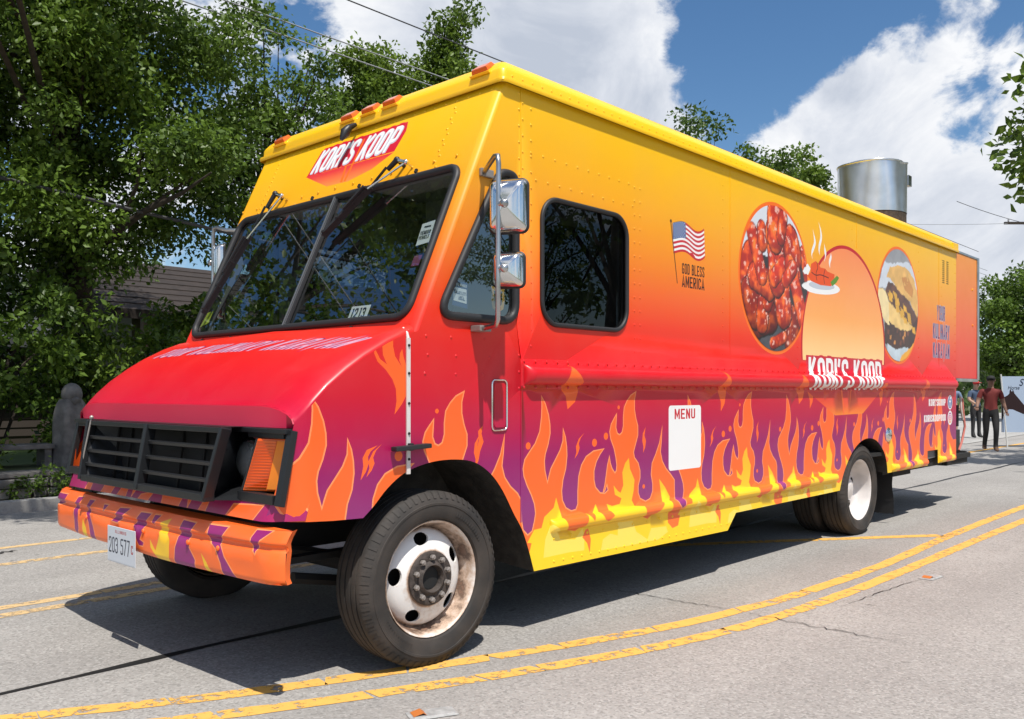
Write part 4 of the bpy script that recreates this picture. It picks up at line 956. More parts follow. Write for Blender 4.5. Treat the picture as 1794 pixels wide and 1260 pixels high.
for y in (.38,.62,1.08,1.78): mb = MB(); mb.ball((bump_x(y,.635)-.002, y, .635), .013, 8, 5, (.6,1,1)); mb.build('bumper_bolt', M_orange, bumper, smooth=60)
px_ = -.790
pv = compose([(-1.43,.458),(-1.12,.458),(-1.12,.628),(-1.43,.628)], [], [('n', lettering('203 577', -1.415, .500, .080, .42, .11, .10, width=.245)), ('r', lettering('C', -1.156, .515, .045, .5, .16)+lettering('ILLINOIS', -1.34, .602, .016, .42, .15, .14, width=.13))])
plate = art('license_plate', pv, lambda s_, z: (px_, -s_, z), {'base': M_plate_w, 'n': M_plate_ink, 'r': M_plate_red}, bumper, (-1,0,0))['license_plate']
MB().box(px_+.001, 1.115, .453, px_+.006, 1.435, .633).build('plate_frame', M_plate_w, plate, bevel=.002)

# --- chrome strip, latch, handle, mirrors, filler cap ----------------------
mb = MB(); mb.bar((-.004,-.006,.93), (-.004,-.006,1.565), .022, .010, up=(0,1,0)); mb.tube([(-.004,-.006,1.56),(-.004,.004,1.588),(-.006,.03,1.612)], .008, 8); st = mb.build('fender_strip', M_rail, truck, bevel=.002)
for z in (1.0,1.12,1.26,1.40,1.53): mb = MB(); mb.ball((-.004,-.012,z), .007, 8, 4); mb.build('strip_screw', M_dark, st)
mb = MB(); mb.bar((-.11,-.03,1.052), (.105,-.03,1.060), .022, .042, up=(0,1,0)); mb.box(-.012,-.03,1.04,.012,-.001,1.075); mb.build('hood_latch', M_rubber, truck, bevel=.005)
hp = [tuple(p) for p in rrect(.558, 1.115, .668, 1.375, .022, 4)]
mb = MB(); mb.tube([(x, -.003, z) for x, z in hp]+[(hp[0][0],-.003,hp[0][1])], .006, 6, caps=False); hn = mb.build('door_handle', M_chrome, truck, smooth=60)
mb = MB(); mb.prism(rrect(.572,1.13,.66,1.36,.02,4), -.004, .002, lambda a, b, y: (a, y, b)); mb.build('handle_plate', M_body, hn)
def mirror_head(cx, cy, cz, w, h, yaw):
    R = Matrix.Rotation(yaw, 4, 'Z'); mb = MB(); n = 7; T = lambda p: tuple(R @ Vector(p)+Vector((cx, cy, cz)))
    rings = []
    for k, (sc_, d) in enumerate(((1.0,.012),(1.0,-.012),(.95,-.035),(.86,-.052),(.66,-.064),(.4,-.073),(.16,-.079),(.05,-.080))):
        rings.append([T((d, a*sc_, b*sc_)) for a, b in rrect(-w/2, -h/2, w/2, h/2, min(w, h)*.16, n)])
    k = len(rings[0]); mb.add([p for r in rings for p in r], [(i*k+j, i*k+(j+1) % k, (i+1)*k+(j+1) % k, (i+1)*k+j) for i in range(len(rings)-1) for j in range(k)]+[tuple(range((len(rings)-1)*k, len(rings)*k))])
    return mb, T
M_mirror = mat('mirror_glass', (.8,.8,.8), .02, 1.0)
for sgn, yb in ((1, 0.), (-1, W)):
    Y = lambda q: yb+sgn*q
    mb = MB(); px = .375
    mb.tube([(px+.12,Y(-.005),2.425),(px+.04,Y(-.12),2.43),(px+.01,Y(-.19),2.455),(px,Y(-.22),2.45),(px,Y(-.225),2.41),(px,Y(-.225),2.2),(px-.003,Y(-.225),1.9),(px-.006,Y(-.225),1.66),(px+.01,Y(-.20),1.635),(px+.06,Y(-.06),1.630)], .0125, 10)
    arm = mb.build('mirror_arm', M_steel, truck, smooth=60)
    MB().box(px+.09, min(Y(-.02),Y(0)), 2.405, px+.18, max(Y(-.02),Y(0)), 2.445).build('mirror_bracket', M_nut, arm, bevel=.004); mb = MB(); mb.box(px+.03, min(Y(-.07),Y(0)), 1.615, px+.11, max(Y(-.07),Y(0)), 1.645); mb.build('mirror_bracket', M_nut, arm, bevel=.004)
    for nm, cz, w, h in (('mirror', 2.215, .185, .255), ('spot_mirror', 1.905, .150, .165)):
        m1, T = mirror_head(px+.075, Y(-.225), cz, w, h, sgn*math.radians(26))
        mo = m1.build(nm, M_chrome, arm, smooth=50)
        e = MB(); pts = [T((.004, a, b)) for a, b in rrect(-w/2, -h/2, w/2, h/2, min(w, h)*.16, 7)]; e.tube(pts+[pts[0]], .009, 6, caps=False)
        e.add([T((.013, a, b)) for a, b in rrect(-w/2, -h/2, w/2, h/2, min(w, h)*.16, 7)], [tuple(range(32))], 1); 
        e.tube([T((-.078,0,0)), (px, Y(-.225), cz)], .014, 8, 2); e.ball(T((-.082,0,0)), .022, 10, 6, mi=2)
        e.build('mirror_rim', [M_rubber, M_mirror, M_steel], arm, smooth=50)
mb = MB(); mb.lathe([(.001,-.022),(.05,-.020),(.06,-.012),(.068,-.004),(.072,.002)], 24, (6.09,0,.90), 'y'); mb.build('fuel_filler_cap', M_chrome, truck, smooth=40)

# --- rivets: thousands too small to pick apart -----------------------------
rv = MB(); rr_ = random.Random(3)
def rivet(x, y, z, ax):
    r = .0085; P = []
    for q, o in ((1,0),(.6,.0035),(0,.0045)):
        if q == 0: P.append((x, y-o, z) if ax == 'y' else tuple(Vector((x, y, z))+nF*o)); continue
        for j in range(6):
            t = PI*j/3; P.append((x+r*q*math.cos(t), y-o, z+r*q*math.sin(t)) if ax == 'y' else tuple(Vector((x, y, z))+nF*o+Vector((0, r*q*math.cos(t), 0))+Vector((.41,0,.91))*r*q*math.sin(t)))
    rv.add(P, [(j, (j+1) % 6, 6+(j+1) % 6, 6+j) for j in range(6)]+[(6+j, 6+(j+1) % 6, 12) for j in range(6)])
for i in range(28):
    z = .55+i*.087
    if z < 1.3: continue
    rivet(.765, 0, z, 'y'); rivet(.793, 0, z+.04, 'y') if not 1.3 < z+.04 < 1.5 else None
for i in range(95): rivet(.70+i*.079, -.0122, 2.968, 'y')
for x in (.86, 1.82, 1.88): 
    for i in range(16):
        z = 1.56+i*.085
        if x < 1 or z < 2.6: rivet(x, 0, z, 'y')
for i in range(10): rivet(.86+i*.1, 0, 2.60-.001*i, 'y'); rivet(.90+i*.1, 0, 2.46, 'y')
for i in range(80): rivet(.80+i*.092, -.0055, 1.478, 'y'); rivet(.80+i*.092, -.0055, 1.338, 'y')
for x in (2.9, 4.1, 5.2, 6.95, 7.68, 8.17):
    for i in range(14):
        z = 1.58+i*.1
        if math.hypot(x-3.71, z-2.195) > .62 and math.hypot(x-6.37, z-2.18) > .62 and math.hypot(x-5.08, z-1.69) > .95: rivet(x, 0, z, 'y')
for x in (.12,.30,.52): 
    for i in range(3): rivet(x+rr_.uniform(-.03,.03), 0, 1.40+i*.09, 'y')
for i in range(26): rivet(front_x(2.895), .06+i*.088, 2.895, 'x'); rivet(front_x(2.52), .06+i*.088, 2.535, 'x') if i % 2 else None
for i in range(12): rivet(front_x(2.5+i*.032), .30+.02*(i % 2), 2.5+i*.032, 'x'); rivet(front_x(2.5+i*.032), 2.05, 2.5+i*.032, 'x')
rv.build('rivets', M_body, truck, smooth=60, kind='stuff'); rv = MB()
for i in range(24): rivet(1.05+i*.083, 0, .375, 'y')
for i in range(26): rivet(1.05+i*.15, 0, .50, 'y')
rv.build('skirt_rivets', M_yellow, truck, smooth=60, kind='stuff')
# panel seams: thin lapped sheet edges
mb = MB()
for x, z0, z1 in ((.777,.62,1.32),(.777,1.49,2.92),(3.0,1.49,2.92),(5.3,2.62,2.92),(7.6,1.49,2.92)): mb.box(x-.001, -.0025, z0, x+.006, .002, z1)
mb.build('panel_seam', M_body, truck)
# --- wheels ------------------------------------------------------------------
def tyre_mesh():
    """axis along y, outer side at y = 0, width .225"""
    R = .424
    prof = [(.283,.012),(.292,-.006),(.305,-.012),(.335,-.018),(.356,-.018),(.358,-.021),(.368,-.021),(.370,-.018),(.392,-.011),(.410,.002),(.420,.014)]
    for c in (.045,.085,.127,.169): prof += [(R-.001,c-.013),(R-.001,c-.006),(R-.013,c-.004),(R-.013,c+.004),(R-.001,c+.006)]
    prof += [(.420,.200),(.410,.212),(.390,.220),(.35,.226),(.30,.222),(.283,.20)]
    mb = MB(); mb.lathe(prof, 72, (0,0,0), 'y')
    # shoulder lugs and the small moulded ribs of the sidewall
    for k in range(64):
        t = 2*PI*k/64; c, s = math.cos(t), math.sin(t); w = .008
        P = []
        for r, y in ((.390,-.0135),(.412,.002),(.422,.016)):
            P += [(r*c-w*s, y-.002, r*s+w*c), (r*c+w*s, y-.002, r*s-w*c)]
        mb.add(P, [(0,1,3,2),(2,3,5,4)])
    for k in range(26):      # raised maker's band: plain blocks, no letters
        t = .5+.052*k if k < 13 else 3.6+.052*(k-13); P = []
        for tt, r in ((t,.318),(t+.032,.318),(t+.032,.340),(t,.340)): P.append((r*math.cos(tt), -.0185, r*math.sin(tt)))
        mb.add(P, [(0,1,2,3)])
    mb.v = [(a, b-.010*max(0, 1-abs(a)/.22)*(c < -.33), max(c, -.410)) for a, b, c in mb.v]     # the loaded tyre flattens on the road
    return mb.mesh('tyre', M_tyre, smooth=35)
def front_rim_mesh():
    rad = [.0,.075,.078,.125,.132,.150,.175,.20,.225,.238,.244,.252,.262,.270,.274,.280,.285]
    dep = [.06,.06,.028,.024,.030,.036,.044,.054,.072,.092,.100,.086,.045,.018,.008,.004,.014]
    fn = lambda r: float(np.interp(r, rad, dep))
    mp = lambda a, b: (a, fn(math.hypot(a, b)), b)
    holes = []
    for k in range(5):
        t = math.radians(100+72*k); c, s = math.cos(t), math.sin(t)
        holes.append([(.193*c+.030*math.cos(q)*c-.043*math.sin(q)*s, .193*s+.030*math.cos(q)*s+.043*math.sin(q)*c) for q in [2*PI*i/18 for i in range(18)]])
    lines = []
    for r in rad[1:-1]:
        P = circ(0, 0, r, 48); lines += [(P[i], P[(i+1) % 48]) for i in range(48)]
    v, t = compose(circ(0, 0, .285, 48), holes, [], lines)
    mb = MB(); mb.add([mp(*p) for p in v], [f for f, _ in t])
    n0 = len(mb.v)
    for h in holes:           # metal thickness of the hand holes
        A = [mp(*p) for p in h]; B = [(a[0], a[1]+.012, a[2]) for a in A]; k = len(h)
        mb.add(A+B, [(i, (i+1) % k, k+(i+1) % k, k+i) for i in range(k)])
    mb.lathe([(.284,.014),(.27,.05),(.262,.13),(.275,.20)], 48, (0,0,0), 'y')
    return mb.mesh('rim', M_rim, smooth=40)
def rear_rim_mesh():
    mb = MB(); mb.lathe([(.285,.014),(.280,.002),(.272,.008),(.266,.03),(.258,.06),(.252,.10),(.246,.128),(.225,.145),(.19,.150),(.135,.150),(.13,.140),(.10,.138),(.095,.10),(.06,.085),(.001,.082)], 48, (0,0,0), 'y')
    for k in range(5):
        t = math.radians(90+72*k); c, s = math.cos(t), math.sin(t)
        P = [(.185*c+.026*math.cos(q)*c-.038*math.sin(q)*s, .1465, .185*s+.026*math.cos(q)*s+.038*math.sin(q)*c) for q in [2*PI*i/18 for i in range(18)]]
        mb.add(P, [tuple(range(18))], 1)
    return mb.mesh('rim', [M_rim2, M_dark], smooth=40)
TY = tyre_mesh(); FR = front_rim_mesh(); RR = rear_rim_mesh()
hb = MB(); hb.lathe([(.131,.034),(.131,.018),(.122,.014),(.10,.014),(.085,.016),(.078,.006),(.066,.0),(.060,.012),(.055,.05),(.001,.055)], 40, (0,0,0), 'y'); HUB = hb.mesh('hub', M_hub, smooth=30)
hb = MB(); hb.lathe([(.001,.03),(.054,.03),(.054,.045)], 24, (0,0,0), 'y'); HUBH = hb.mesh('hub_bore', M_dark)
nb = MB(); nb.lathe([(.001,-.022),(.008,-.022),(.010,-.018),(.0135,-.016),(.0135,0),(.018,.0),(.018,.004)], 6, (0,0,0), 'y'); NUT = nb.mesh('lug_nut', M_nut)
cb = MB(); cb.lathe([(.283,.01),(.24,.12),(.1,.13),(.001,.13)], 24, (0,0,0), 'y'); BACK = cb.mesh('brake_drum', M_dark)
def wheel(x, y, rear=False, far=False, inner=False, steer=0.):
    o = bpy.data.objects.new('wheel', TY); col.objects.link(o); o.parent = truck; o.matrix_parent_inverse = Matrix.Translation(-Vector(TB))
    o.location = (x, W-y if far else y, .411); o.rotation_euler = (0, 0, (PI if far else 0)+steer)
    def sub(nm, me, loc=(0,0,0), rot=(0,0,0)):
        c = bpy.data.objects.new(nm, me); col.objects.link(c); c.parent = o; c.location = loc; c.rotation_euler = rot; return c
    if inner: return o
    sub('rim', RR if rear else FR); sub('brake_drum', BACK, (0,.02 if not rear else .06,0))
    if not rear: sub('hub', HUB); sub('hub_bore', HUBH)
    for k in range(10):
        t = 2*PI*k/10+.3; r = .103 if not rear else .155; sub('lug_nut', NUT, (r*math.cos(t), .014 if not rear else .150, r*math.sin(t)))
    return o
wheel(.178, .022, steer=math.radians(-2)); wheel(.178, .022, far=True, steer=math.radians(-2))
for far in (False, True):
    wheel(5.47, .035, True, far); wheel(5.47, .30, True, far, True)

# --- underbody -----------------------------------------------------------------
mb = MB()
for y in (.72, W-.72): mb.box(-.55, y-.04, .52, 8.1, y+.04, .70)
for x in (.17, 5.47): mb.tube([(x,.28,.40),(x,W-.28,.40)], .06 if x > 1 else .045, 10)
mb.ball((5.47,W/2,.40), .2, 14, 8, (.9,1,.9)); mb.tube([(1.2,W/2,.5),(5.3,W/2,.42)], .045, 8)
mb.box(.7,.30,.42,1.5,.9,.62); mb.box(2.2,1.35,.40,4.2,2.1,.64); mb.tube([(.6,1.5,.45),(2.5,1.5,.42),(5,1.6,.42)], .05, 8)
for x in range(1, 8): mb.box(x-.03,.2,.62,x+.03,W-.2,.70)
mb.tube([(-.3,.5,.42),(.17,.48,.33),(.6,.5,.42)], .03, 6); mb.tube([(-.55,.7,.6),(.17,.6,.45)], .02, 6); mb.bar((-.5,.45,.52),(.95,.45,.52),.07,.03); mb.bar((4.8,.55,.5),(6.2,.55,.5),.08,.05)
mb.box(-.66,.10,.56,-.58,W-.10,.70)
mb.build('chassis', M_dark, truck, bevel=0)
MB().box(.78,.02,.70,8.18,W-.02,.735).build('floor_pan', M_dark, truck)
# wheel houses
for y0, y1 in ((.004,.46),(W-.004,W-.46)):
    for A in (ARCH_F, ARCH_R):
        n = len(A); mb = MB(); q = [(x, y1, z+.03) for x, z in A]
        mb.add([(x, y0, z) for x, z in A]+q, [(i, i+1, n+i+1, n+i) for i in range(n-1)]+[tuple(range(n, 2*n))]); mb.build('wheel_house', M_rusty, truck, smooth=40)
for far in (False, True):
    ya, yb = (.03,.66) if not far else (W-.03,W-.66)
    mb = MB(); n = 8; P = []
    for i in range(n+1):
        z = .60-.50*i/n
        for y in (ya, (ya+yb)/2, yb): P.append((6.28+.05*(i/n)**2+.015*math.sin(i*1.3+y*5), y, z))
    mb.add(P, [(i*3+j, i*3+j+1, (i+1)*3+j+1, (i+1)*3+j) for i in range(n) for j in range(2)])
    mb.build('mud_flap', M_rubber, truck, smooth=50)
mb = MB(); mb.box(6.1,.06,.50,7.9,.10,.70); mb.box(6.6,.3,.40,7.6,1.9,.66); mb.build('rear_tank', M_dark, truck)

# --- rear wall, the open rear door, the rack behind ------------------------------
mb = MB(); mb.box(L_END-.02,.02,.62,L_END-.004,W-.02,2.93); mb.build('rear_wall', M_body, truck)
mb = MB(); mb.box(L_END+.012,.004,1.475,9.035,.040,2.93); door = mb.build('rear_door', M_door, truck, bevel=.004, label='rear door swung open beyond the tail')
mb = MB(); mb.box(9.035,-.006,1.462,9.11,.052,2.955); mb.box(L_END+.012,-.003,1.440,9.075,.049,1.475); mb.box(L_END+.012,-.003,2.93,9.075,.049,2.955); mb.build('door_edge_trim', M_steel, door, bevel=.003)
for x, z in ((8.85,2.55),(8.86,2.12)): MB().lathe([(.001,-.010),(.012,-.008),(.016,0)], 10, (x,.004,z), 'y').build('door_stud', M_body, door)
mb = MB(); mb.box(L_END,.10,.46,9.0,W-.10,.52); mb.box(8.35,.08,.52,9.06,.35,.58); mb.box(8.9,.10,.52,8.98,W-.10,.60); rack = mb.build('rear_rack', M_dark, truck, bevel=.006)
mb = MB(); mb.box(8.32,.16,.53,8.92,.80,.86); mb.box(8.34,.20,.86,8.86,.76,1.14); mb.lathe([(.001,1.26),(.16,1.25),(.24,1.20),(.26,1.14),(.24,1.10)], 20, (8.6,.48,0)); mb.tube([(8.42,.16,.9),(8.42,.16,1.16)], .02, 8); mb.tube([(8.8,.16,.9),(8.8,.16,1.16)], .02, 8)
mb.build('generator', M_plastic, rack, bevel=.01)
mb = MB(); mb.tube([(8.86,.12,1.24),(8.84,.10,1.05),(8.90,.10,.90),(8.78,.10,.72),(8.70,.11,.62)], .014, 8); mb.build('strap', mat('strap_red_white', srgb(190,110,100), .7), rack, smooth=60)
mb = MB(); mb.tube([(8.80,.12,1.26),(8.76,.10,1.10),(8.82,.10,.98)], .012, 8); mb.build('strap', mat('strap_pale', srgb(200,190,180), .7), rack, smooth=60)

# --- roof vent stack ---------------------------------------------------------------
mb = MB(); n = 56; r = .365; cx, cy = 7.30, .62; rs = random.Random(5); P = []
zs = [3.29,3.35,3.41,3.48,3.56,3.63,3.70,3.76,3.81,3.84]
for i, z in enumerate(zs):
    for j in range(n):
        t = 2*PI*j/n; k = i/(len(zs)-1)
        dent = -.05*math.exp(-((t-5.35)/.28)**2)*k**2-.03*math.exp(-((t-4.6)/.16)**2)*k**4+.012*math.sin(5*t+2*k)*k
        top = (-.045*math.exp(-((t-5.3)/.25)**2)+.018*math.sin(9*t)*math.exp(-((t-5.2)/.7)**2)) if i > 6 else 0
        P.append((cx+(r+dent)*math.cos(t), cy+(r+dent)*math.sin(t), z+top*(k-.6)*2))
mb.add(P, [(i*n+j, i*n+(j+1) % n, (i+1)*n+(j+1) % n, (i+1)*n+j) for i in range(len(zs)-1) for j in range(n)])
stack = mb.build('vent_stack', M_galv, truck, smooth=45)
mb = MB(); mb.lathe([(.36,3.10),(.36,3.30),(.33,3.31),(.33,3.86)], 40, (cx,cy,0)); mb.build('stack_base', M_hub, stack, smooth=40)
mb = MB(); pts = P[-n:]; mb.tube(pts+[pts[0]], .010, 6, caps=False); mb.build('rolled_rim', M_galv, stack, smooth=60)
mb = MB(); mb.box(cx+.20,cy-.335,3.62,cx+.30,cy-.29,3.74); mb.build('stack_bracket', M_steel, stack, bevel=.004)

# --- cab interior ---------------------------------------------------------------------
mb = MB(); mb.box(.12,.10,1.35,.55,W-.10,1.60); mb.box(.16,1.30,1.60,.48,2.05,1.66); mb.box(.20,.9,1.60,.40,1.25,1.68); mb.build('dashboard', M_int, truck, bevel=.03)
mb = MB(); mb.box(2.10,.04,.75,2.14,1.0,2.9); mb.box(2.10,1.45,.75,2.14,W-.04,2.9); mb.build('bulkhead', M_int2, truck)
mb = MB(); mb.box(.68,.04,2.86,8.1,W-.04,2.89); mb.build('headliner', M_int2, truck)
mb = MB(); pts = [(.64+.20*math.sin(t)*.55, .62+.20*math.cos(t), 1.72+.20*math.sin(t)*.83) for t in [2*PI*i/28 for i in range(29)]]; mb.tube(pts, .014, 8, caps=False)
for t in (.5, 2.6, 4.7): mb.tube([(.64,.62,1.72), (.64+.11*math.sin(t), .62+.20*math.cos(t), 1.72+.166*math.sin(t))], .011, 6)
mb.tube([(.64,.62,1.72),(.42,.62,1.45)], .03, 8); mb.ball((.64,.62,1.72), .045, 10, 6); mb.build('steering_wheel', M_seat, truck, smooth=50)
for y in (.62, 1.68):
    mb = MB(); mb.box(.95,y-.24,1.25,1.42,y+.24,1.40); mb.box(1.0,y-.2,.74,1.3,y+.2,1.25); s = mb.build('seat', M_seat, truck, bevel=.04)
    mb = MB(); mb.bar((1.40,y,1.38),(1.52,y,1.98),.46,.12,up=(1,0,0)); mb.bar((1.53,y,2.02),(1.55,y,2.20),.26,.09,up=(1,0,0)); mb.build('seat_back', M_seat, s, bevel=.035)
# things hung inside the side window: a poster of dark blue, a cloth
MB().box(1.05,.30,1.95,1.75,.32,2.34).build('window_poster', mat('poster_navy', (.03,.05,.11), .6, vary=(9, .25, 5)), truck)
mb = MB(); mb.bar((.66,.30,2.50),(.66,.95,2.50),.22,.02); mb.bar((.66,1.35,2.50),(.66,2.0,2.50),.22,.02); mb.build('sun_visor', M_int2, truck)
MB().bar((.95,.5,2.62),(1.0,.75,2.66),.06,.03).build('cab_lamp', M_lime, truck)
# ------------------------------------------------------------------ ground, road
def ground_mat(name, c1, c2, fine, rough=.9, speck=.0, crack=False):
    m = mat(name, c1, rough, spec=.25); nt = m.node_tree; b = nt.nodes['Principled BSDF']; N = nt.nodes; L = nt.links
    g = N.new('ShaderNodeNewGeometry')
    def noi(s, d, r=.6):
        n = N.new('ShaderNodeTexNoise'); L.new(g.outputs['Position'], n.inputs['Vector']); n.inputs['Scale'].default_value = s; n.inputs['Detail'].default_value = d; n.inputs['Roughness'].default_value = r; return n.outputs['Fac']
    r = N.new('ShaderNodeValToRGB'); L.new(noi(.55, 8, .65), r.inputs[0]); r.color_ramp.elements[0].position = .3; r.color_ramp.elements[1].position = .72
    r.color_ramp.elements[0].color = (*c1, 1); r.color_ramp.elements[1].color = (*c2, 1)
    colr = r.outputs[0]
    def blend(fac, color, mode='MIX'):
        nonlocal colr
        mx = N.new('ShaderNodeMix'); mx.data_type = 'RGBA'; mx.blend_type = mode; L.new(fac, mx.inputs[0]); L.new(colr, mx.inputs[6]); mx.inputs[7].default_value = (*color, 1); colr = mx.outputs[2]
    if speck:
        v = N.new('ShaderNodeTexVoronoi'); L.new(g.outputs['Position'], v.inputs['Vector']); v.inputs['Scale'].default_value = fine
        q = N.new('ShaderNodeSeparateColor'); L.new(v.outputs['Color'], q.inputs[0])
        for lo, hi, cc in ((.55,.95,(.10,.095,.09)), ):
            a = N.new('ShaderNodeMapRange'); L.new(q.outputs[0], a.inputs[0]); a.inputs[1].default_value = lo; a.inputs[2].default_value = hi; a.inputs[4].default_value = speck; blend(a.outputs[0], cc)
        a = N.new('ShaderNodeMapRange'); L.new(q.outputs[1], a.inputs[0]); a.inputs[1].default_value = .6; a.inputs[2].default_value = 1.; a.inputs[4].default_value = speck*.8; blend(a.outputs[0], (.62,.60,.57))
        # small dark spots, oil and gum
        a = N.new('ShaderNodeMapRange'); L.new(noi(7, 3, .5), a.inputs[0]); a.inputs[1].default_value = .70; a.inputs[2].default_value = .76; a.inputs[4].default_value = .55; blend(a.outputs[0], (.06,.055,.05))
        # tyre-polished tracks run along the lane
        s = N.new('ShaderNodeMapping'); L.new(g.outputs['Position'], s.inputs[0]); s.inputs['Scale'].default_value = (.03, 1.1, 1)
        n = N.new('ShaderNodeTexNoise'); L.new(s.outputs[0], n.inputs['Vector']); n.inputs['Scale'].default_value = 1.2; n.inputs['Detail'].default_value = 5
        a = N.new('ShaderNodeMapRange'); L.new(n.outputs['Fac'], a.inputs[0]); a.inputs[1].default_value = .45; a.inputs[2].default_value = .75; a.inputs[4].default_value = .35; blend(a.outputs[0], (.17,.16,.15))
    L.new(colr, b.inputs['Base Color'])
    bp = N.new('ShaderNodeBump'); bp.inputs['Strength'].default_value = .35; bp.inputs['Distance'].default_value = .006
    L.new(noi(fine*.7, 4, .7), bp.inputs['Height']); L.new(bp.outputs[0], b.inputs['Normal']); return m
M_road = ground_mat('worn_asphalt', (.270,.255,.240), (.360,.343,.322), 95, speck=.40)
M_conc = ground_mat('pale_concrete', (.36,.35,.33), (.44,.43,.41), 60, speck=.2)
M_grass = ground_mat('verge_grass', (.035,.06,.015), (.07,.11,.03), 30)
M_soil = ground_mat('far_ground', (.06,.08,.03), (.10,.11,.05), 8)
def sheet(name, pts, z, m, parent=None, **k):
    mb = MB(); mb.add([(x, y, z) for x, y in pts], [tuple(range(len(pts)))]); return mb.build(name, m, parent, **k)
sheet('ground', [(-900,-900),(900,-900),(900,900),(-900,900)], -.05, M_soil, kind='structure')
ROADP = [(-120,-14),(260,-14),(260,7.3),(-120,7.3)]
road = sheet('road', ROADP, 0, M_road, kind='structure')
sheet('forecourt', [(21.5,3.6),(60,4.6),(60,30),(23.5,30)], .012, M_conc, kind='structure')
MB().box(-60,7.3,-.05,21,7.45,.13).build('kerb', M_conc, None, bevel=.01, kind='structure')
sheet('verge', [(-120,7.45),(23.4,7.45),(23.4,60),(-120,60)], .10, M_grass, kind='structure')
sheet('verge', [(-120,-60),(260,-60),(260,-14),(-120,-14)], .10, M_grass, kind='structure')
# yellow paint, worn through to the stone
def paint_mat(nm, c1, c2, lo, hi):
    m = mat(nm, srgb(*c1), .75, spec=.3); nt = m.node_tree; N = nt.nodes; L = nt.links; b = N['Principled BSDF']; o = N['Material Output']
    g = N.new('ShaderNodeNewGeometry'); n = N.new('ShaderNodeTexNoise'); L.new(g.outputs['Position'], n.inputs['Vector']); n.inputs['Scale'].default_value = 16; n.inputs['Detail'].default_value = 9; n.inputs['Roughness'].default_value = .72
    n2 = N.new('ShaderNodeTexNoise'); L.new(g.outputs['Position'], n2.inputs['Vector']); n2.inputs['Scale'].default_value = 1.1; n2.inputs['Detail'].default_value = 3
    ad = N.new('ShaderNodeMath'); ad.operation = 'MULTIPLY_ADD'; L.new(n2.outputs['Fac'], ad.inputs[0]); ad.inputs[1].default_value = .38; L.new(n.outputs['Fac'], ad.inputs[2])
    a = N.new('ShaderNodeMapRange'); L.new(ad.outputs[0], a.inputs[0]); a.inputs[1].default_value = lo; a.inputs[2].default_value = hi; a.inputs[3].default_value = 1; a.inputs[4].default_value = .06
    t = N.new('ShaderNodeBsdfTransparent'); mx = N.new('ShaderNodeMixShader'); L.new(a.outputs[0], mx.inputs[0]); L.new(t.outputs[0], mx.inputs[1]); L.new(b.outputs[0], mx.inputs[2]); L.new(mx.outputs[0], o.inputs[0])
    r = N.new('ShaderNodeValToRGB'); L.new(n.outputs['Fac'], r.inputs[0]); r.color_ramp.elements[0].color = (*srgb(*c1), 1); r.color_ramp.elements[1].color = (*srgb(*c2), 1); L.new(r.outputs[0], b.inputs['Base Color'])
    return m
M_paint = paint_mat('road_paint_yellow', (236,184,92), (206,154,80), .755, .80); M_paint2 = paint_mat('road_paint_faded', (216,184,132), (190,160,120), .68, .80)
RL = random.Random(11)
def lane_line(path, w, seg, gap, z=.0022, m=None):
    P = [Vector((x, y, 0)) for x, y in path]; cum = [0.]
    for a, b in zip(P, P[1:]): cum.append(cum[-1]+(b-a).length)
    def pt(s):
        for i in range(len(P)-1):
            if s <= cum[i+1] or i == len(P)-2:
                t = (s-cum[i])/(cum[i+1]-cum[i]); a = P[max(i-1,0)]; d = P[i+1]-P[i]
                p = P[i].lerp(P[i+1], t); return p, Vector((-d.y, d.x, 0)).normalized()
    s = 0.
    while s < cum[-1]-.05:
        l = min(RL.uniform(*seg), cum[-1]-s); n = max(2, int(l/.09)); A = []; B = []
        if l < .05: break
        sk = RL.uniform(-.03,.03)
        for i in range(n+1):
            q = s+l*i/n; p, nn = pt(min(max(q, 0), cum[-1])); d = Vector((nn.y, -nn.x, 0))
            e = RL.uniform(-.005,.005); e2 = RL.uniform(-.005,.005)
            A.append(p+nn*(w/2+e)+d*(sk if i in (0, n) else 0)); B.append(p-nn*(w/2+e2)-d*(sk if i in (0, n) else 0))
        mb = MB(); k = len(A); mb.add([(v.x, v.y, z) for v in A+B], [(i, i+1, k+i+1, k+i) for i in range(k-1)]); mb.build('lane_line', m or M_paint, road)
        s += l+RL.uniform(*gap)
UP = [(-3.6,2.0),(-2.4,1.27),(-1.41,.71),(-.77,.37),(-.21,.14),(.56,-.15),(1.53,-.44),(2.17,-.55),(2.76,-.62),(4.14,-.66),(5.99,-.60),(8.76,-.58),(16,-.58)]
LO = [(p[0], p[1]) for p in [(-3.4,1.55),(-2.0,.75),(-.94,.19),(-.37,-.07),(.34,-.35),(1.27,-.64),(2.23,-.79),(3.64,-.85),(5.68,-.85),(8,-.86),(16,-.86)]]
def smoothpath(p, k=6):
    P = [Vector(q) for q in p]; out = []
    for i in range(len(P)-1):
        a, b, c, d = P[max(i-1,0)], P[i], P[i+1], P[min(i+2,len(P)-1)]
        for j in range(k):
            t = j/k; out.append(tuple(.5*((2*b)+(c-a)*t+(2*a-5*b+4*c-d)*t*t+(3*b-a-3*c+d)*t**3)))
    return out+[tuple(P[-1])]
lane_line(smoothpath(UP), .100, (.30,.75), (.004,.018)); lane_line(smoothpath(LO), .100, (.26,.7), (.004,.018))
lane_line([(5.9,-.54),(5.4,-.17),(4.97,.14),(4.3,.62),(3.4,1.25)], .12, (.5,.9), (.004,.02))
lane_line([(-14,2.80),(6,2.74)], .100, (.4,1.3), (.006,.02), m=M_paint2); lane_line([(-14,2.59),(6,2.53)], .100, (.4,1.3), (.006,.02), m=M_paint2)
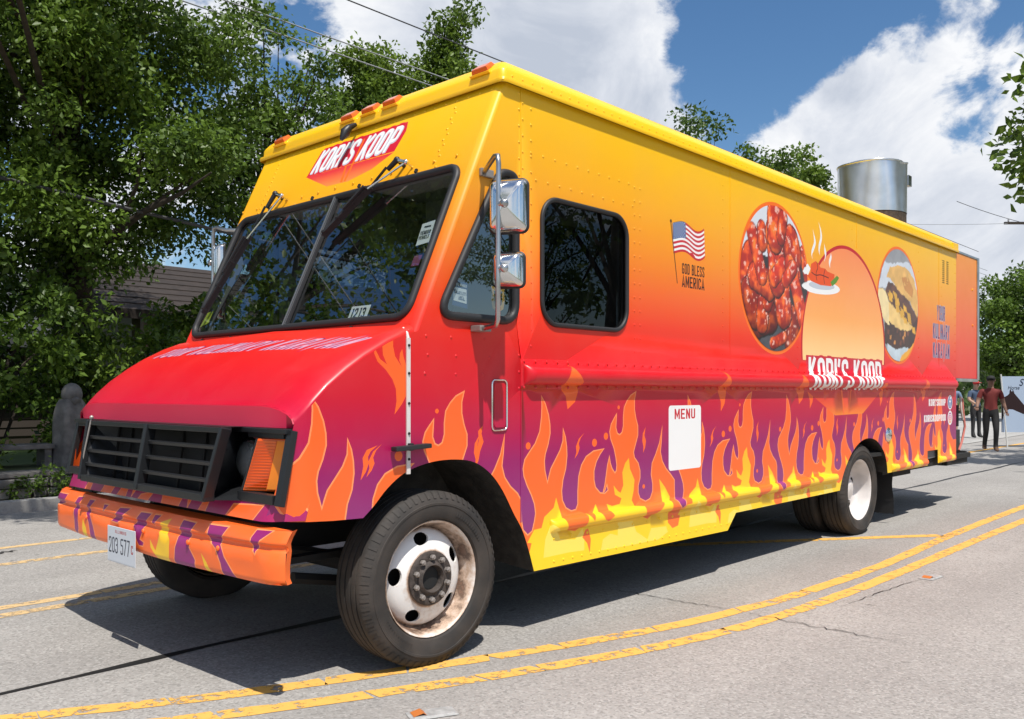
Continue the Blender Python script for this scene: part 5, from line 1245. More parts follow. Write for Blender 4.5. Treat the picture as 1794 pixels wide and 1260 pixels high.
lane_line([(-14,4.26),(9,4.24)], .11, (.6,1.8), (.006,.02), m=M_paint2); lane_line([(-14,5.06),(9,5.0)], .10, (.6,1.8), (.006,.02), m=M_paint2)
lane_line([(16,-.58),(60,-.56)], .105, (3,6), (.01,.03)); lane_line([(16,-.86),(60,-.84)], .105, (3,6), (.01,.03)); lane_line([(10,2.62),(60,2.62)], .12, (2,5), (.01,.03))
M_tar = mat('tar', (.018,.017,.017), .55, vary=(20, .6, 4)); M_crack = mat('crack', (.03,.028,.026), .95)
def ribbon(name, path, w, m, z, jag=0., taper_=False, seed=1):
    r = random.Random(seed); P = [Vector((x, y, 0)) for x, y in path]; A = []; B = []; n = len(P)
    for i, p in enumerate(P):
        d = (P[min(i+1,n-1)]-P[max(i-1,0)]).normalized(); nn = Vector((-d.y, d.x, 0)); q = w/2*(r.uniform(.55,1.3) if jag else 1)*(math.sin(PI*(i+.3)/(n-.4)) if taper_ else 1); j = nn*r.uniform(-jag, jag)
        A.append(p+nn*q+j); B.append(p-nn*q+j)
    mb = MB(); mb.add([(v.x, v.y, z) for v in A+B], [(i, i+1, n+i+1, n+i) for i in range(n-1)]); return mb.build(name, m, road)
ribbon('tar_seam', [(-20+i*.35, 1.08+.012*math.sin(i*.7)-.0*i) for i in range(200)], .058, M_tar, .003, .006, False, 2)
def crackline(a, b, n, w, jag, seed): ribbon('crack', [(a[0]+(b[0]-a[0])*i/n, a[1]+(b[1]-a[1])*i/n) for i in range(n+1)], w, M_crack, .0052, jag, True, seed)
crackline((2.05,.5),(2.10,-.58),26,.009,.022,1); crackline((2.10,-.55),(2.06,-1.55),30,.009,.022,2)
crackline((3.86,-1.05),(2.6,-.95),20,.007,.01,5)
crackline((4.2,-1.6),(4.5,-1.72),8,.012,.012,8); crackline((-1.6,1.7),(-1.2,1.5),10,.01,.02,9); crackline((-.4,4.75),(-.15,4.82),8,.05,.03,10)
def reflector(x, y, rot, label):
    o = thing('road_reflector', label, 'road reflector', (x, y, 0), 'raised reflectors set in the road')
    mb = MB(); c, s = math.cos(rot), math.sin(rot); T = lambda a, b, z: (x+a*c-b*s, y+a*s+b*c, z)
    mb.add([T(a,b,.003) for a, b in ((-.10,-.05),(.10,-.05),(.10,.05),(-.10,.05))]+[T(a*.8,b*.75,.010) for a, b in ((-.10,-.05),(.10,-.05),(.10,.05),(-.10,.05))], [(4,5,6,7),(0,1,5,4),(1,2,6,5),(2,3,7,6),(3,0,4,7)]); mb.build('casting', mat('casting_grey', (.42,.42,.41), .6, vary=(30,.6,4)), o)
    mb = MB(); mb.add([T(-.085,-.03,.010),T(-.085,.03,.010),T(-.045,.03,.020),T(-.045,-.03,.020),T(-.03,.03,.010),T(-.03,-.03,.010)], [(0,1,2,3),(3,2,4,5)]); mb.build('lens', mat('reflector_lens', srgb(190,110,50), .4), o)
reflector(3.90, -1.08, math.radians(-5), 'small grey reflector in the road beyond the cross crack'); reflector(-.27, -.47, math.radians(-25), 'small grey reflector in the road at the bottom edge of the picture')

# ------------------------------------------------------------------ plants
def leaf_mat(name, dark, light, trans=.3):
    m = bpy.data.materials.new(name); m.use_nodes = True; nt = m.node_tree; N = nt.nodes; L = nt.links; b = N['Principled BSDF']; o = N['Material Output']
    a = N.new('ShaderNodeAttribute'); a.attribute_name = 'tint'; r = N.new('ShaderNodeValToRGB'); L.new(a.outputs['Fac'], r.inputs[0])
    r.color_ramp.elements[0].color = (*dark, 1); r.color_ramp.elements[1].color = (*light, 1)
    L.new(r.outputs[0], b.inputs['Base Color']); b.inputs['Roughness'].default_value = .45; b.inputs['Specular IOR Level'].default_value = .35
    t = N.new('ShaderNodeBsdfTranslucent'); L.new(r.outputs[0], t.inputs[0]); mx = N.new('ShaderNodeMixShader'); mx.inputs[0].default_value = trans
    L.new(b.outputs[0], mx.inputs[1]); L.new(t.outputs[0], mx.inputs[2]); L.new(mx.outputs[0], o.inputs[0]); return m
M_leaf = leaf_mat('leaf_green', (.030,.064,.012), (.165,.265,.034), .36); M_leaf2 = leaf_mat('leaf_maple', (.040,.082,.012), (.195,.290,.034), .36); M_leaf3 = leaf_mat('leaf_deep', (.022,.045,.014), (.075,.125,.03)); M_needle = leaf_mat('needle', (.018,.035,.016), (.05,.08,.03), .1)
M_bark = mat('bark', (.055,.042,.032), .9, vary=(12,.45,6), bump=(25,.8))
def leaves(name, C, Rr, npc, size, m, seed, up=.5, flat=.75):
    """C: clump centres (n,3); Rr: clump radii; npc leaves per clump -> one mesh of folded leaf blades"""
    r = np.random.default_rng(seed); n = len(C); k = npc
    d = r.normal(size=(n, k, 3)); d /= np.linalg.norm(d, axis=2, keepdims=True)
    rad = Rr[:, None, None]*(r.random((n, k, 1))**.45)*np.array([1, 1, flat])
    P = (C[:, None, :]+d*rad*(.75+.5*r.random((n, k, 1)))).reshape(-1, 3)
    ax = d.reshape(-1, 3)*.6+r.normal(size=(n*k, 3))*.8+np.array([0, 0, -.25]); ax /= np.linalg.norm(ax, axis=1, keepdims=True)
    nn = r.normal(size=(n*k, 3))+d.reshape(-1, 3)*.5+np.array([0, 0, up*1.6]); s = np.cross(ax, nn); s /= np.linalg.norm(s, axis=1, keepdims=True)+1e-9; nn = np.cross(s, ax)
    L = size*(.6+.8*r.random((n*k, 1))); w = L*.30
    V = np.stack([P, P+ax*L*.45+s*w+nn*L*.07, P+ax*L-nn*L*.06, P+ax*L*.45-s*w+nn*L*.07], 1).reshape(-1, 3)
    N4 = n*k; me = bpy.data.meshes.new(name); me.vertices.add(N4*4); me.vertices.foreach_set('co', V.astype(np.float32).ravel())
    base = np.arange(N4)[:, None]*4; F = np.concatenate([base+[0, 1, 2], base+[0, 2, 3]], 1).reshape(-1)
    me.loops.add(N4*6); me.loops.foreach_set('vertex_index', F.astype(np.int32)); me.polygons.add(N4*2)
    me.polygons.foreach_set('loop_start', (np.arange(N4*2)*3).astype(np.int32)); me.polygons.foreach_set('loop_total', np.full(N4*2, 3, np.int32))
    ct = r.random((n, 1))*.55; tint = np.clip(np.repeat((ct+r.random((n, k))*.5).reshape(-1), 2), 0, 1)
    a = me.attributes.new('tint', 'FLOAT', 'FACE'); me.update(); a = me.attributes['tint']; a.data.foreach_set('value', tint.astype(np.float32))
    me.materials.append(m); me.validate(); return me
def in_ellipsoid(r, c, e, n, shell=.12):
    d = r.normal(size=(n, 3)); d /= np.linalg.norm(d, axis=1, keepdims=True); q = (shell+(1-shell)*r.random((n, 1)))**.6
    return np.array(c)+d*q*np.array(e)
def tree(name, label, base, crowns, npc, size, m, tr, seed, cr=(.5,.9), group=None, fork=.35, limbs=22, cat='tree'):
    r = np.random.default_rng(seed); C = np.concatenate([in_ellipsoid(r, c, e, n) for c, e, n in crowns]); C = C[C[:, 2] > base[2]+.3]
    Rr = r.uniform(*cr, len(C)); t = thing(name, label, cat, base, group)
    link('crown', leaves('crown', C, Rr, npc, size, m, seed), t)
    mb = MB(); top = C.mean(0); zt = C[:, 2].max()-1.0; b = Vector(base)
    axis = [b+Vector((0,0,-.1))]+[Vector((base[0]+(top[0]-base[0])*k**1.5+.12*math.sin(seed+k*5), base[1]+(top[1]-base[1])*k**1.5+.12*math.cos(seed*2+k*4), base[2]+(zt-base[2])*k)) for k in (.08,.2,.35,.5,.65,.8,.95)]
    mb.tube(axis, [tr*1.35,tr,tr*.9,tr*.78,tr*.62,tr*.45,tr*.28,tr*.1], 10)
    for i in r.choice(len(C), min(limbs, len(C)), replace=False):
        e = Vector(C[i]); k = int(np.clip(1+(fork+r.random()*.5)*6, 2, 6)); s = axis[k]
        if s.z > e.z: s = axis[max(2, k-2)]
        mid = s.lerp(e, .5)+Vector((0,0,(e-s).length*.06)); q = tr*.22
        mb.tube([s, s.lerp(mid,.5)+Vector((0,0,.05)), mid, mid.lerp(e,.6), e], [q,q*.8,q*.6,q*.4,q*.15], 6)
    mb.build('trunk', M_bark, t, smooth=60); return t
def copy_tree(t, loc, rot, s, label, group):
    r = t.copy(); col.objects.link(r); r.location = loc; r.rotation_euler = (0,0,rot); r.scale = (s,s,s); r['label'] = label; r['group'] = group
    for ch in t.children: c = ch.copy(); col.objects.link(c); c.parent = r
    return r
GT = 'street trees'
tree('broadleaf_tree', 'tall dense dark-green tree filling the upper left corner', (2.7,11.2,.1), [((2.0,11.0,8.0),(3.2,3.2,5.2),190),((1.6,10.2,4.0),(1.9,1.5,1.5),34),((3.4,10.2,5.4),(1.7,1.5,1.9),34),((3.2,8.5,4.75),(.7,.6,.35),7),((1.9,9.6,6.0),(1.7,.9,1.2),34),((.2,11.2,6.5),(2.2,2.2,3.2),40),((-.4,5.3,6.8),(2.8,1.7,.9),56)], 380, .088, M_leaf, .24, 1, (.34,.68), GT, limbs=26)  # last crown cluster: unseen overhang added to shade the wall and road edge
mb = MB(); mb.tube([(2.7,11.15,2.7),(2.45,10.4,3.25),(2.65,9.5,3.62),(2.8,9.0,3.85),(3.05,8.4,4.05),(3.25,7.95,4.3)], [.10,.075,.06,.045,.03,.01], 10); mb.tube([(2.65,9.5,3.62),(2.7,9.0,4.2),(2.6,8.6,4.7)], [.04,.025,.008], 8); mb.tube([(2.8,9.0,3.85),(3.3,8.9,4.3),(3.7,8.8,4.6)], [.035,.02,.006], 8); mb.build('limb', M_bark, col.objects['broadleaf_tree'], smooth=60)
tree('broadleaf_tree', 'loose-crowned tree with sprigs against the cloud, left of the truck roof', (6.9,11.9,.1), [((6.0,11.0,5.6),(1.45,1.45,2.7),74),((5.3,10.6,4.2),(1.1,1.0,1.0),14)], 190, .092, M_leaf, .16, 2, (.25,.5), GT, limbs=70)
tree('maple_tree', 'bright green maple rising behind the front of the truck roof', (10.8,12.8,.1), [((10.2,12.4,6.3),(1.9,1.9,2.9),100),((11.1,11.7,8.7),(.65,.65,1.7),24),((9.6,12.8,8.0),(1.1,1.1,1.1),20)], 330, .105, M_leaf2, .22, 3, (.35,.6), GT, limbs=30)
tree('slender_tree', 'thin twiggy tree top showing over the middle of the truck roof', (20.4,11,.1), [((20.2,10.5,7.5),(1.9,1.9,2.5),40),((21.7,9.1,7.6),(.9,.9,1.2),16),((18.9,11.8,8.4),(.8,.8,1.4),10)], 130, .13, M_leaf, .12, 4, (.3,.55), GT, limbs=40)
tree('round_tree', 'round bushy tree top beside the roof vent stack', (30.8,12.9,.1), [((30.8,12.5,8.1),(1.55,1.55,3.0),75)], 230, .17, M_leaf2, .25, 5, (.45,.7), GT, limbs=10)
t6 = tree('broadleaf_tree', 'leafy tree behind the horse banner at the right edge', (42.7,6.9,0), [((42.7,6.9,4.0),(2.7,2.7,3.2),130)], 230, .17, M_leaf, .25, 6, (.5,.85), GT, limbs=12)
tree('overhanging_tree', 'tree at the right edge reaching a few leafy branches into the picture', (17.0,-5.4,0), [((14.6,.1,6.3),(1.0,.75,.9),9),((14.2,.2,4.95),(1.0,.8,.7),9),((17.0,-5.0,8.5),(5.2,3.9,3.0),120),((14.8,-1.6,6.0),(1.6,1.4,1.4),16),((19.5,-2.6,7.2),(3.2,1.6,1.6),40)], 105, .19, M_leaf2, .3, 7, (.4,.75), GT, limbs=46)
t9 = tree('broadleaf_tree', 'tall tree beyond the left edge, mirrored in the windshield', (-4.2,13.2,.1), [((-4.0,12.8,8.5),(3.6,3.4,6.0),80)], 170, .15, M_leaf, .3, 12, (.45,.9), GT, limbs=40)
for x, y, rot, s, lb in ((-12,13.5,2.6,1.05,'second tree beyond the left edge, seen only as a reflection'), (24,-17,.6,1.1,'unseen tree behind the viewer, added to darken the side window reflection'), (34,-19,2.0,1.1,'second unseen tree behind the viewer, added to darken the side window reflection'), (17,-20,4.0,1.1,'third unseen tree behind the viewer, added for the window and mirror reflections')):  # the three behind the viewer are unseen, added to darken reflections
    copy_tree(t9, (x,y,.1), rot, s, lb, GT)
for x, y, rot, s, lb in ((30,22,.4,1.3,'tree behind the forecourt, hidden mostly by the truck tail'), (52,9,2.2,1.4,'far tree closing the street at the right'), (60,-3,4.0,1.6,'far tree on the road line at the right edge'), (45,20,5.1,1.7,'tall far tree behind the forecourt'), (16.5,21,3.2,1.0,'tree behind the houses, glimpsed past the maple'), (-1.5,20,.9,1.6,'back-garden tree beyond the houses at far left')):
    copy_tree(t6, (x,y,.05), rot, s, lb, GT)
def conifer(base, h, label):
    r = np.random.default_rng(9); C = []
    for k in range(70):
        z = .25+.75*r.random(); a = r.random()*2*PI; q = (1-z)*h*.26*(.4+.6*r.random())+.1; C.append((base[0]+q*math.cos(a), base[1]+q*math.sin(a), base[2]+z*h))
    t = thing('pine_tree', label, 'tree', base, GT); link('crown', leaves('crown', np.array(C), np.full(70,.42), 130, .16, M_needle, 9, flat=.5), t)
    mb = MB(); mb.tube([Vector(base), Vector(base)+Vector((0,0,h))], [.16,.02], 8); mb.build('trunk', M_bark, t)
conifer((9.8,16.5,.1), 6.6, 'dark pine beside the windshield edge, behind the houses')
GS = 'shrubs below the trees'
def shrub(c, e, n, npc, size, m, seed, label, name='shrub'):
    r = np.random.default_rng(seed); C = in_ellipsoid(r, c, e, n, .45); C = C[C[:, 2] > .25]; t = thing(name, label, 'shrub', (c[0], c[1], .1), GS)
    link('foliage', leaves('foliage', C, r.uniform(.22,.42,len(C)), npc, size, m, seed, up=.8), t)
    mb = MB()
    for k in range(7):
        e_ = Vector(C[r.integers(len(C))]); mb.tube([(c[0]+.1*math.cos(k), c[1]+.1*math.sin(k), .05), tuple(Vector((c[0], c[1], e_.z*.5)).lerp(e_, .4)), tuple(e_)], [.03,.02,.006], 5)
    mb.build('stem', M_bark, t)
shrub((1.0,9.8,2.1),(1.5,1.2,1.3), 60, 150, .10, M_leaf, 21, 'large pale-green shrub over the carved posts at the left edge')
shrub((3.2,10.2,1.4),(1.3,1.0,1.0), 46, 150, .10, M_leaf2, 22, 'leafy shrub directly above the left end of the hood')
shrub((5.2,11.4,2.0),(1.5,1.1,1.0), 46, 140, .11, M_leaf2, 23, 'bright shrub in front of the dark house gable')
shrub((2.4,9.0,.75),(1.0,.5,.5), 24, 140, .08, M_leaf, 24, 'low shrub behind the stone wall next to the bumper')
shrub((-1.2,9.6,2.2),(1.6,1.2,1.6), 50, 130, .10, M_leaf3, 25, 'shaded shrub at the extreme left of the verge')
shrub((7.2,13.2,2.2),(1.6,1.0,1.4), 44, 140, .12, M_leaf, 26, 'shrub against the olive house wall beside the windshield')
shrub((-.2,8.45,.55),(1.1,.3,.35), 22, 150, .06, M_leaf2, 27, 'small sunlit shrub between the carved posts')

# ------------------------------------------------------------------ wall, posts, houses
wall = thing('stone_wall', 'low ivy-hung stone wall along the verge at the left edge', 'wall', (0,7.75,0))
MB().box(-9,7.72,-.02,6,8.05,.34).build('core', mat('wall_mortar', (.07,.065,.06), .95), wall)
stone_m = [mat('stone_%s' % n, c, .85, vary=(14,.6,5), bump=(30,.5)) for n, c in (('grey', (.26,.25,.23)), ('buff', (.30,.27,.23)), ('dark', (.17,.16,.15)))]
rs = random.Random(4); STM = []
for k in range(6):
    mb = MB(); mb.box(-.5,-.5,-.5,.5,.5,.5); me = mb.mesh('stone', stone_m[k % 3], bevel=.12)
    for v in me.vertices: v.co += Vector((rs.uniform(-.06,.06), rs.uniform(-.06,.06), rs.uniform(-.06,.06)))
    me.polygons.foreach_set('use_smooth', [True]*len(me.polygons)); STM.append(me)
for row in range(3):
    x = -2.2+.1*row
    while x < 3.0:
        w = rs.uniform(.16,.30); o = bpy.data.objects.new('stone', rs.choice(STM)); col.objects.link(o); o.parent = wall; o.matrix_parent_inverse = Matrix.Translation((0,-7.75,0))
        o.location = (x+w/2, 7.735+rs.uniform(-.012,.012), .055+row*.112); o.scale = (w*.94, .14, .104); o.rotation_euler = (0, rs.uniform(-.04,.04), 0); x += w
MB().box(-9,7.70,.345,6,8.1,.40).build('coping', stone_m[2], wall, bevel=.012)
r_ = np.random.default_rng(31); C = np.stack([r_.uniform(-2.2,2.8,46), np.full(46,7.66), r_.uniform(.06,.42,46)], 1)
link('ivy', leaves('ivy', C, r_.uniform(.06,.15,46), 60, .045, M_leaf, 31, up=.2, flat=1.0), wall)
sheet('terrace', [(-9,8.1),(6,8.1),(6,9.0),(-9,9.0)], .395, M_soil, kind='structure')
M_carve = mat('weathered_wood', (.20,.19,.18), .85, vary=(8,.45,7), bump=(18,.9)); M_carve2 = mat('weathered_wood_dark', (.09,.09,.092), .8, vary=(8,.5,7), bump=(18,.9))
def carved(x, y, h, r, seed, label, hood):
    t = thing('carved_post', label, 'carving', (x, y, .39), 'carved posts on the terrace'); q = random.Random(seed); mb = MB(); n = 28; prof = [(1.15,0),(1.12,.08),(1.0,.25),(.98,.5),(.92,.68),(.80,.78),(.62,.84)]
    P = [((x+r*s*(1+.09*math.sin(6*2*PI*j/n+seed)+q.uniform(-.04,.04))*math.cos(2*PI*j/n)), (y+r*s*(1+.09*math.sin(6*2*PI*j/n+seed))*math.sin(2*PI*j/n)), .39+h*z) for s, z in prof for j in range(n)]
    mb.add(P, [(i*n+j, i*n+(j+1) % n, (i+1)*n+(j+1) % n, (i+1)*n+j) for i in range(len(prof)-1) for j in range(n)]); mb.build('body', M_carve, t, smooth=50)
    mb = MB(); mb.ball((x, y-.03, .39+h*.90), r*.62, 14, 9, (1,1,1.15)); mb.tube([(x, y-.05, .39+h*.84), (x+.02, y-.16, .39+h*.80)], [r*.4, r*.25], 10); mb.build('head', M_carve if not hood else M_carve2, t, smooth=60)
    if hood:
        mb = MB(); P = [(x-r*.9,y-r*.8,.39),(x-r*.4,y-r*1.3,.39),(x+r*.5,y-r*1.2,.39),(x+r*.15,y-r*1.05,.39+h*.5),(x-r*.2,y-r*1.0,.39+h*.78),(x-r*.55,y-r*.8,.39+h*.55)]
        mb.add(P, [tuple(range(6))]); mb.prism([(0,0),(1,0),(.8,1),(.2,1)], 0, 1, lambda a, b, q_: (x-r*.75+a*r*1.3, y-r*1.02-q_*.03, .39+b*h*.72)); mb.build('cloak', M_carve2, t)
carved(.22, 8.55, 1.05, .27, 1, 'weathered carved figure with a dark cloak at the left edge', True); carved(1.62, 8.45, 1.0, .20, 2, 'weathered grey fluted carved post beside the grille', False)
mb = MB(); mb.box(.55,8.35,.62,1.40,8.7,.68); b_ = mb.build('low_bench', M_carve, None, bevel=.01); tag(b_, 'low plank bench between the two carved posts', 'bench')
for x in (.62, 1.33): MB().box(x-.04,8.38,.40,x+.04,8.67,.62).build('leg', M_carve, b_, bevel=.005)
M_shing = [mat('shingle_%s' % n, c, .9, vary=(6,.6,5)) for n, c in (('brown',(.038,.028,.024)),('slate',(.07,.077,.088)))]
M_olive = mat('house_olive_siding', (.13,.12,.075), .85); M_dkwood = mat('house_dark_wood', (.035,.026,.021), .8); M_tan = mat('house_tan_trim', (.22,.15,.11), .8); M_pane = mat('house_window_glass', (.02,.025,.03), .08, coat=1.)
def house(x0, y0, x1, y1, zw, zr, roofm, label, wallm, ridge='x', z0=.08):
    t = thing('house', label, 'house', ((x0+x1)/2, (y0+y1)/2, z0)); MB().box(x0,y0,z0,x1,y1,zw).build('wall', wallm, t)
    for k in range(int((zw-.3)/.2)):      # lapped siding boards on the street face
        MB().add([(x0-.004,y0-.028,.3+k*.2),(x1+.004,y0-.028,.3+k*.2),(x1+.004,y0-.006,.49+k*.2),(x0-.004,y0-.006,.49+k*.2)], [(0,1,2,3)]).build('siding_board', wallm, t)
    ov = .75; ym = (y0+y1)/2; xm = (x0+x1)/2
    for s in (-1, 1):
        if ridge == 'x': A = [(x0-ov, ym, zr), (x1+ov, ym, zr), (x1+ov, (y0-ov) if s < 0 else (y1+ov), zw-.1), (x0-ov, (y0-ov) if s < 0 else (y1+ov), zw-.1)]
        else: A = [(xm, y0-ov, zr), (xm, y1+ov, zr), ((x0-ov) if s < 0 else (x1+ov), y1+ov, zw-.1), ((x0-ov) if s < 0 else (x1+ov), y0-ov, zw-.1)]
        mb = MB(); mb.add(A+[(a, b, c-.16) for a, b, c in A], [(0,1,2,3),(7,6,5,4),(0,4,5,1),(1,5,6,2),(2,6,7,3),(3,7,4,0)]); ro = mb.build('roof', roofm, t)
        n = 9; V = [Vector(a) for a in A]
        for k in range(n):      # courses of shingle, each lapping the one below
            a0, a1 = V[0].lerp(V[3], k/n), V[1].lerp(V[2], k/n); b0, b1 = V[0].lerp(V[3], (k+1)/n), V[1].lerp(V[2], (k+1)/n); u = Vector((0,0,.012)); d = Vector((0,0,.035))
            MB().add([a0+u, a1+u, b1+d, b0+d, b1+u*.2, b0+u*.2], [(0,1,2,3),(3,2,4,5)]).build('shingle_course', roofm, ro)
    if ridge == 'x':
        for xx in (x0, x1): MB().add([(xx,y0,zw-.1),(xx,y1,zw-.1),(xx,ym,zr-.1)], [(0,1,2)]).build('gable', M_dkwood, t)
    else:
        for yy in (y0-.01, y1): MB().add([(x0,yy,zw-.1),(x1,yy,zw-.1),(xm,yy,zr-.1)], [(0,1,2)]).build('gable', M_dkwood, t)
    for k in range(3):
        wx = x0+(x1-x0)*(.12+.33*k); f = MB(); f.box(wx,y0-.07,1.1,wx+.95,y0-.03,2.3); w_ = f.build('window', M_tan, t); MB().box(wx+.09,y0-.085,1.2,wx+.86,y0-.071,2.2).build('pane', M_pane, w_); MB().box(wx+.455,y0-.10,1.2,wx+.495,y0-.086,2.2).build('glazing_bar', M_tan, w_)
    for xx in (x0+.05, x1-.05): MB().box(xx-.09,y0-.66,z0,xx+.09,y0-.5,zw-.12).build('porch_post', M_tan, t)
house(5.5,15.6,13.5,21,3.1,4.5, M_shing[0], 'dark brown low-roofed house with olive siding beside the windshield', M_olive)
house(.8,19.2,5.6,24.5,2.6,4.4, M_shing[1], 'house with slate-grey roof half hidden by the trees above the hood', M_dkwood)

# ------------------------------------------------------------------ wires, pole
M_wire = mat('wire', (.05,.05,.055), .6); M_wire2 = mat('wire_light', (.32,.33,.35), .5)
def wire(a, b, r, sag, m, label):
    a = Vector(a); b = Vector(b); mb = MB(); mb.tube([a.lerp(b, i/24)-Vector((0,0,sag*4*(i/24)*(1-i/24))) for i in range(25)], r, 6); o = mb.build('overhead_wire', m, None); tag(o, label, 'wire', 'overhead wires'); return o
wire((-30,9.2,7.06), (45,9.2,7.1), .011, .0, M_wire2, 'lower pale wire crossing the maple above the truck brow')
wire((-30,9.2,7.28), (45,9.2,7.34), .011, .0, M_wire2, 'upper of the two parallel pale wires over the truck brow')
wire((-30,9.6,8.25), (45,9.6,8.32), .012, .0, M_wire, 'single dark wire running down to the roof corner')
wire((-6,9.0,4.75), (9,9.0,3.35), .026, .10, M_wire, 'thick black cable sagging across the trees at the left')
wire((-4,12,7.0), (12,12,4.7), .010, .1, M_wire2, 'thin wire lost in the crown of the left tree')
wire((41.2,9.5,10.2), (47.6,8.4,10.02), .014, .05, M_wire, 'short wire reaching the crossarm at the right edge')
wire((29,16.5,8.9), (47.6,8.9,10.0), .012, .25, M_wire2, 'faint wire between the vent stack and the crossarm')
pole = thing('utility_pole', 'utility pole with a crossarm just entering at the right edge', 'utility pole', (48.9,7.55,0))
mb = MB(); mb.tube([(48.9,7.55,-.1),(48.9,7.55,10.8)], [.17,.12], 10); mb.build('shaft', M_bark, pole, smooth=60)
mb = MB(); mb.bar((47.5,9.05,10.02),(50.3,6.05,10.02),.12,.12); mb.bar((48.2,8.3,9.95),(48.9,7.55,9.2),.05,.05); mb.build('crossarm', M_bark, pole)
for q in (.05,.3,.7,.95): p = Vector((47.5,9.05,10.1)).lerp(Vector((50.3,6.05,10.1)), q); mb = MB(); mb.lathe([(.03,0),(.05,.03),(.03,.06),(.05,.09),(.02,.13)], 10, tuple(p)); mb.build('insulator', M_steel, pole)
# ------------------------------------------------------------------ people
def person(label, base, face, pose, cols, height=1.72, cap=None):
    """one continuous skinned body; pose gives joints in body axes (f forward, l left, z up) as fractions of height"""
    k = height; f = Vector((math.cos(face), math.sin(face), 0)); l = Vector((-math.sin(face), math.cos(face), 0)); B = Vector(base)
    W3 = lambda p: B+f*p[0]*k+l*p[1]*k+Vector((0,0,p[2]*k))
    J = {'pelvis': (0,0,.53), 'waist': (.005,0,.60), 'chest': (.0,0,.72), 'neck0': (-.005,0,.815), 'neck': (.005,0,.855), 'head0': (.015,0,.885), 'head1': (.020,0,.925), 'head2': (.012,0,.975),
         'hipL': (0,.052,.50), 'hipR': (0,-.052,.50), 'shL': (0,.105,.795), 'shR': (0,-.105,.795)}
    J.update(pose)
    R = {'pelvis': (.085,.062), 'waist': (.078,.056), 'chest': (.092,.066), 'neck0': (.06,.05), 'neck': (.033,.033), 'head0': (.040,.044), 'head1': (.044,.053), 'head2': (.034,.042), 'hipL': (.056,.056), 'hipR': (.056,.056),
         'kneeL': (.036,.036), 'kneeR': (.036,.036), 'ankL': (.026,.026), 'ankR': (.026,.026), 'heelL': (.026,.022), 'heelR': (.026,.022), 'toeL': (.024,.016), 'toeR': (.024,.016), 'shL': (.043,.043), 'shR': (.043,.043), 'elL': (.028,.028), 'elR': (.028,.028), 'wrL': (.019,.019), 'wrR': (.019,.019), 'haL': (.021,.014), 'haR': (.021,.014)}
    for s in 'LR':
        a = Vector(J['ank'+s]); J['heel'+s] = tuple(a+Vector((-.012,0,-.022))); J['toe'+s] = tuple(a+Vector((.085,.008 if s == 'L' else -.008,-.026)))
        e, w = Vector(J['el'+s]), Vector(J['wr'+s]); J['ha'+s] = tuple(w+(w-e).normalized()*.045)
    E = [('pelvis','waist'),('waist','chest'),('chest','neck0'),('neck0','neck'),('neck','head0'),('head0','head1'),('head1','head2')]
    for s in 'LR': E += [('pelvis','hip'+s),('hip'+s,'knee'+s),('knee'+s,'ank'+s),('ank'+s,'heel'+s),('ank'+s,'toe'+s),('chest','sh'+s),('sh'+s,'el'+s),('el'+s,'wr'+s),('wr'+s,'ha'+s)]
    names = list(R); idx = {n: i for i, n in enumerate(names)}
    me = bpy.data.meshes.new('body'); me.from_pydata([W3(J[n]) for n in names], [(idx[a], idx[b]) for a, b in E], [])
    ob = bpy.data.objects.new('tmp', me); col.objects.link(ob); ob.modifiers.new('s', 'SKIN'); ss = ob.modifiers.new('d', 'SUBSURF'); ss.levels = 2; ss.render_levels = 2
    for n in names: v = me.skin_vertices[0].data[idx[n]]; v.radius = (R[n][0]*k, R[n][1]*k); v.use_root = (n == 'pelvis')
    dg = bpy.context.evaluated_depsgraph_get(); body = bpy.data.meshes.new_from_object(ob.evaluated_get(dg)); bpy.data.objects.remove(ob)
    segs = [(a, b, W3(J[a]), W3(J[b])) for a, b in E]
    ms = {n: mat('person_'+n, c, .8) for n, c in cols.items() if n != 'short'}; order = ['skin', 'shirt', 'pants', 'shoe']
    body.materials.clear()
    for n in order: body.materials.append(ms[n])
    for p in body.polygons:
        c = p.center; best = min(segs, key=lambda s: (c-(s[2]+(s[3]-s[2])*max(0, min(1, (c-s[2]).dot(s[3]-s[2])/max(1e-9, (s[3]-s[2]).length_squared))))).length)
        a, b = best[0], best[1]; t = (c-best[2]).dot(best[3]-best[2])/(best[3]-best[2]).length_squared
        if a in ('neck', 'head0', 'head1') or (a == 'neck0' and t > .5): m = 0
        elif a.startswith('ank') : m = 3
        elif a.startswith('knee') and t > .93: m = 3
        elif a.startswith(('hip', 'knee')): m = 2 if not (cols.get('short') and a.startswith('knee')) else 0
        elif a.startswith('el') or a.startswith('wr'): m = 0
        elif a.startswith('sh') and t > .72: m = 0
        elif a == 'pelvis': m = 2 if b != 'waist' or t < .35 else 1
        else: m = 1
        p.material_index = m; p.use_smooth = True
    o = thing('person', label, 'person', base); b_ = link('body', body, o)
    h = W3(J['head1'])
    mb = MB()                       # face and ears
    for s in (-1, 1): mb.ball(tuple(h+f*.052*k+l*s*.018*k+Vector((0,0,.004*k))), .006*k, 6, 4, mi=1); mb.ball(tuple(h+l*s*.046*k), .012*k, 6, 4, (.6,.6,1.3))
    mb.tube([h+f*.050*k+Vector((0,0,.006*k)), h+f*.064*k-Vector((0,0,.014*k)), h+f*.052*k-Vector((0,0,.018*k))], [.004*k,.008*k,.006*k], 6); mb.bar(h+f*.052*k-l*.014*k-Vector((0,0,.030*k)), h+f*.052*k+l*.014*k-Vector((0,0,.030*k)), .006*k, .005*k, mi=2)
    mb.build('face', [ms['skin'], M_dark, mat('lip', (.25,.09,.07), .6)], o, smooth=60)
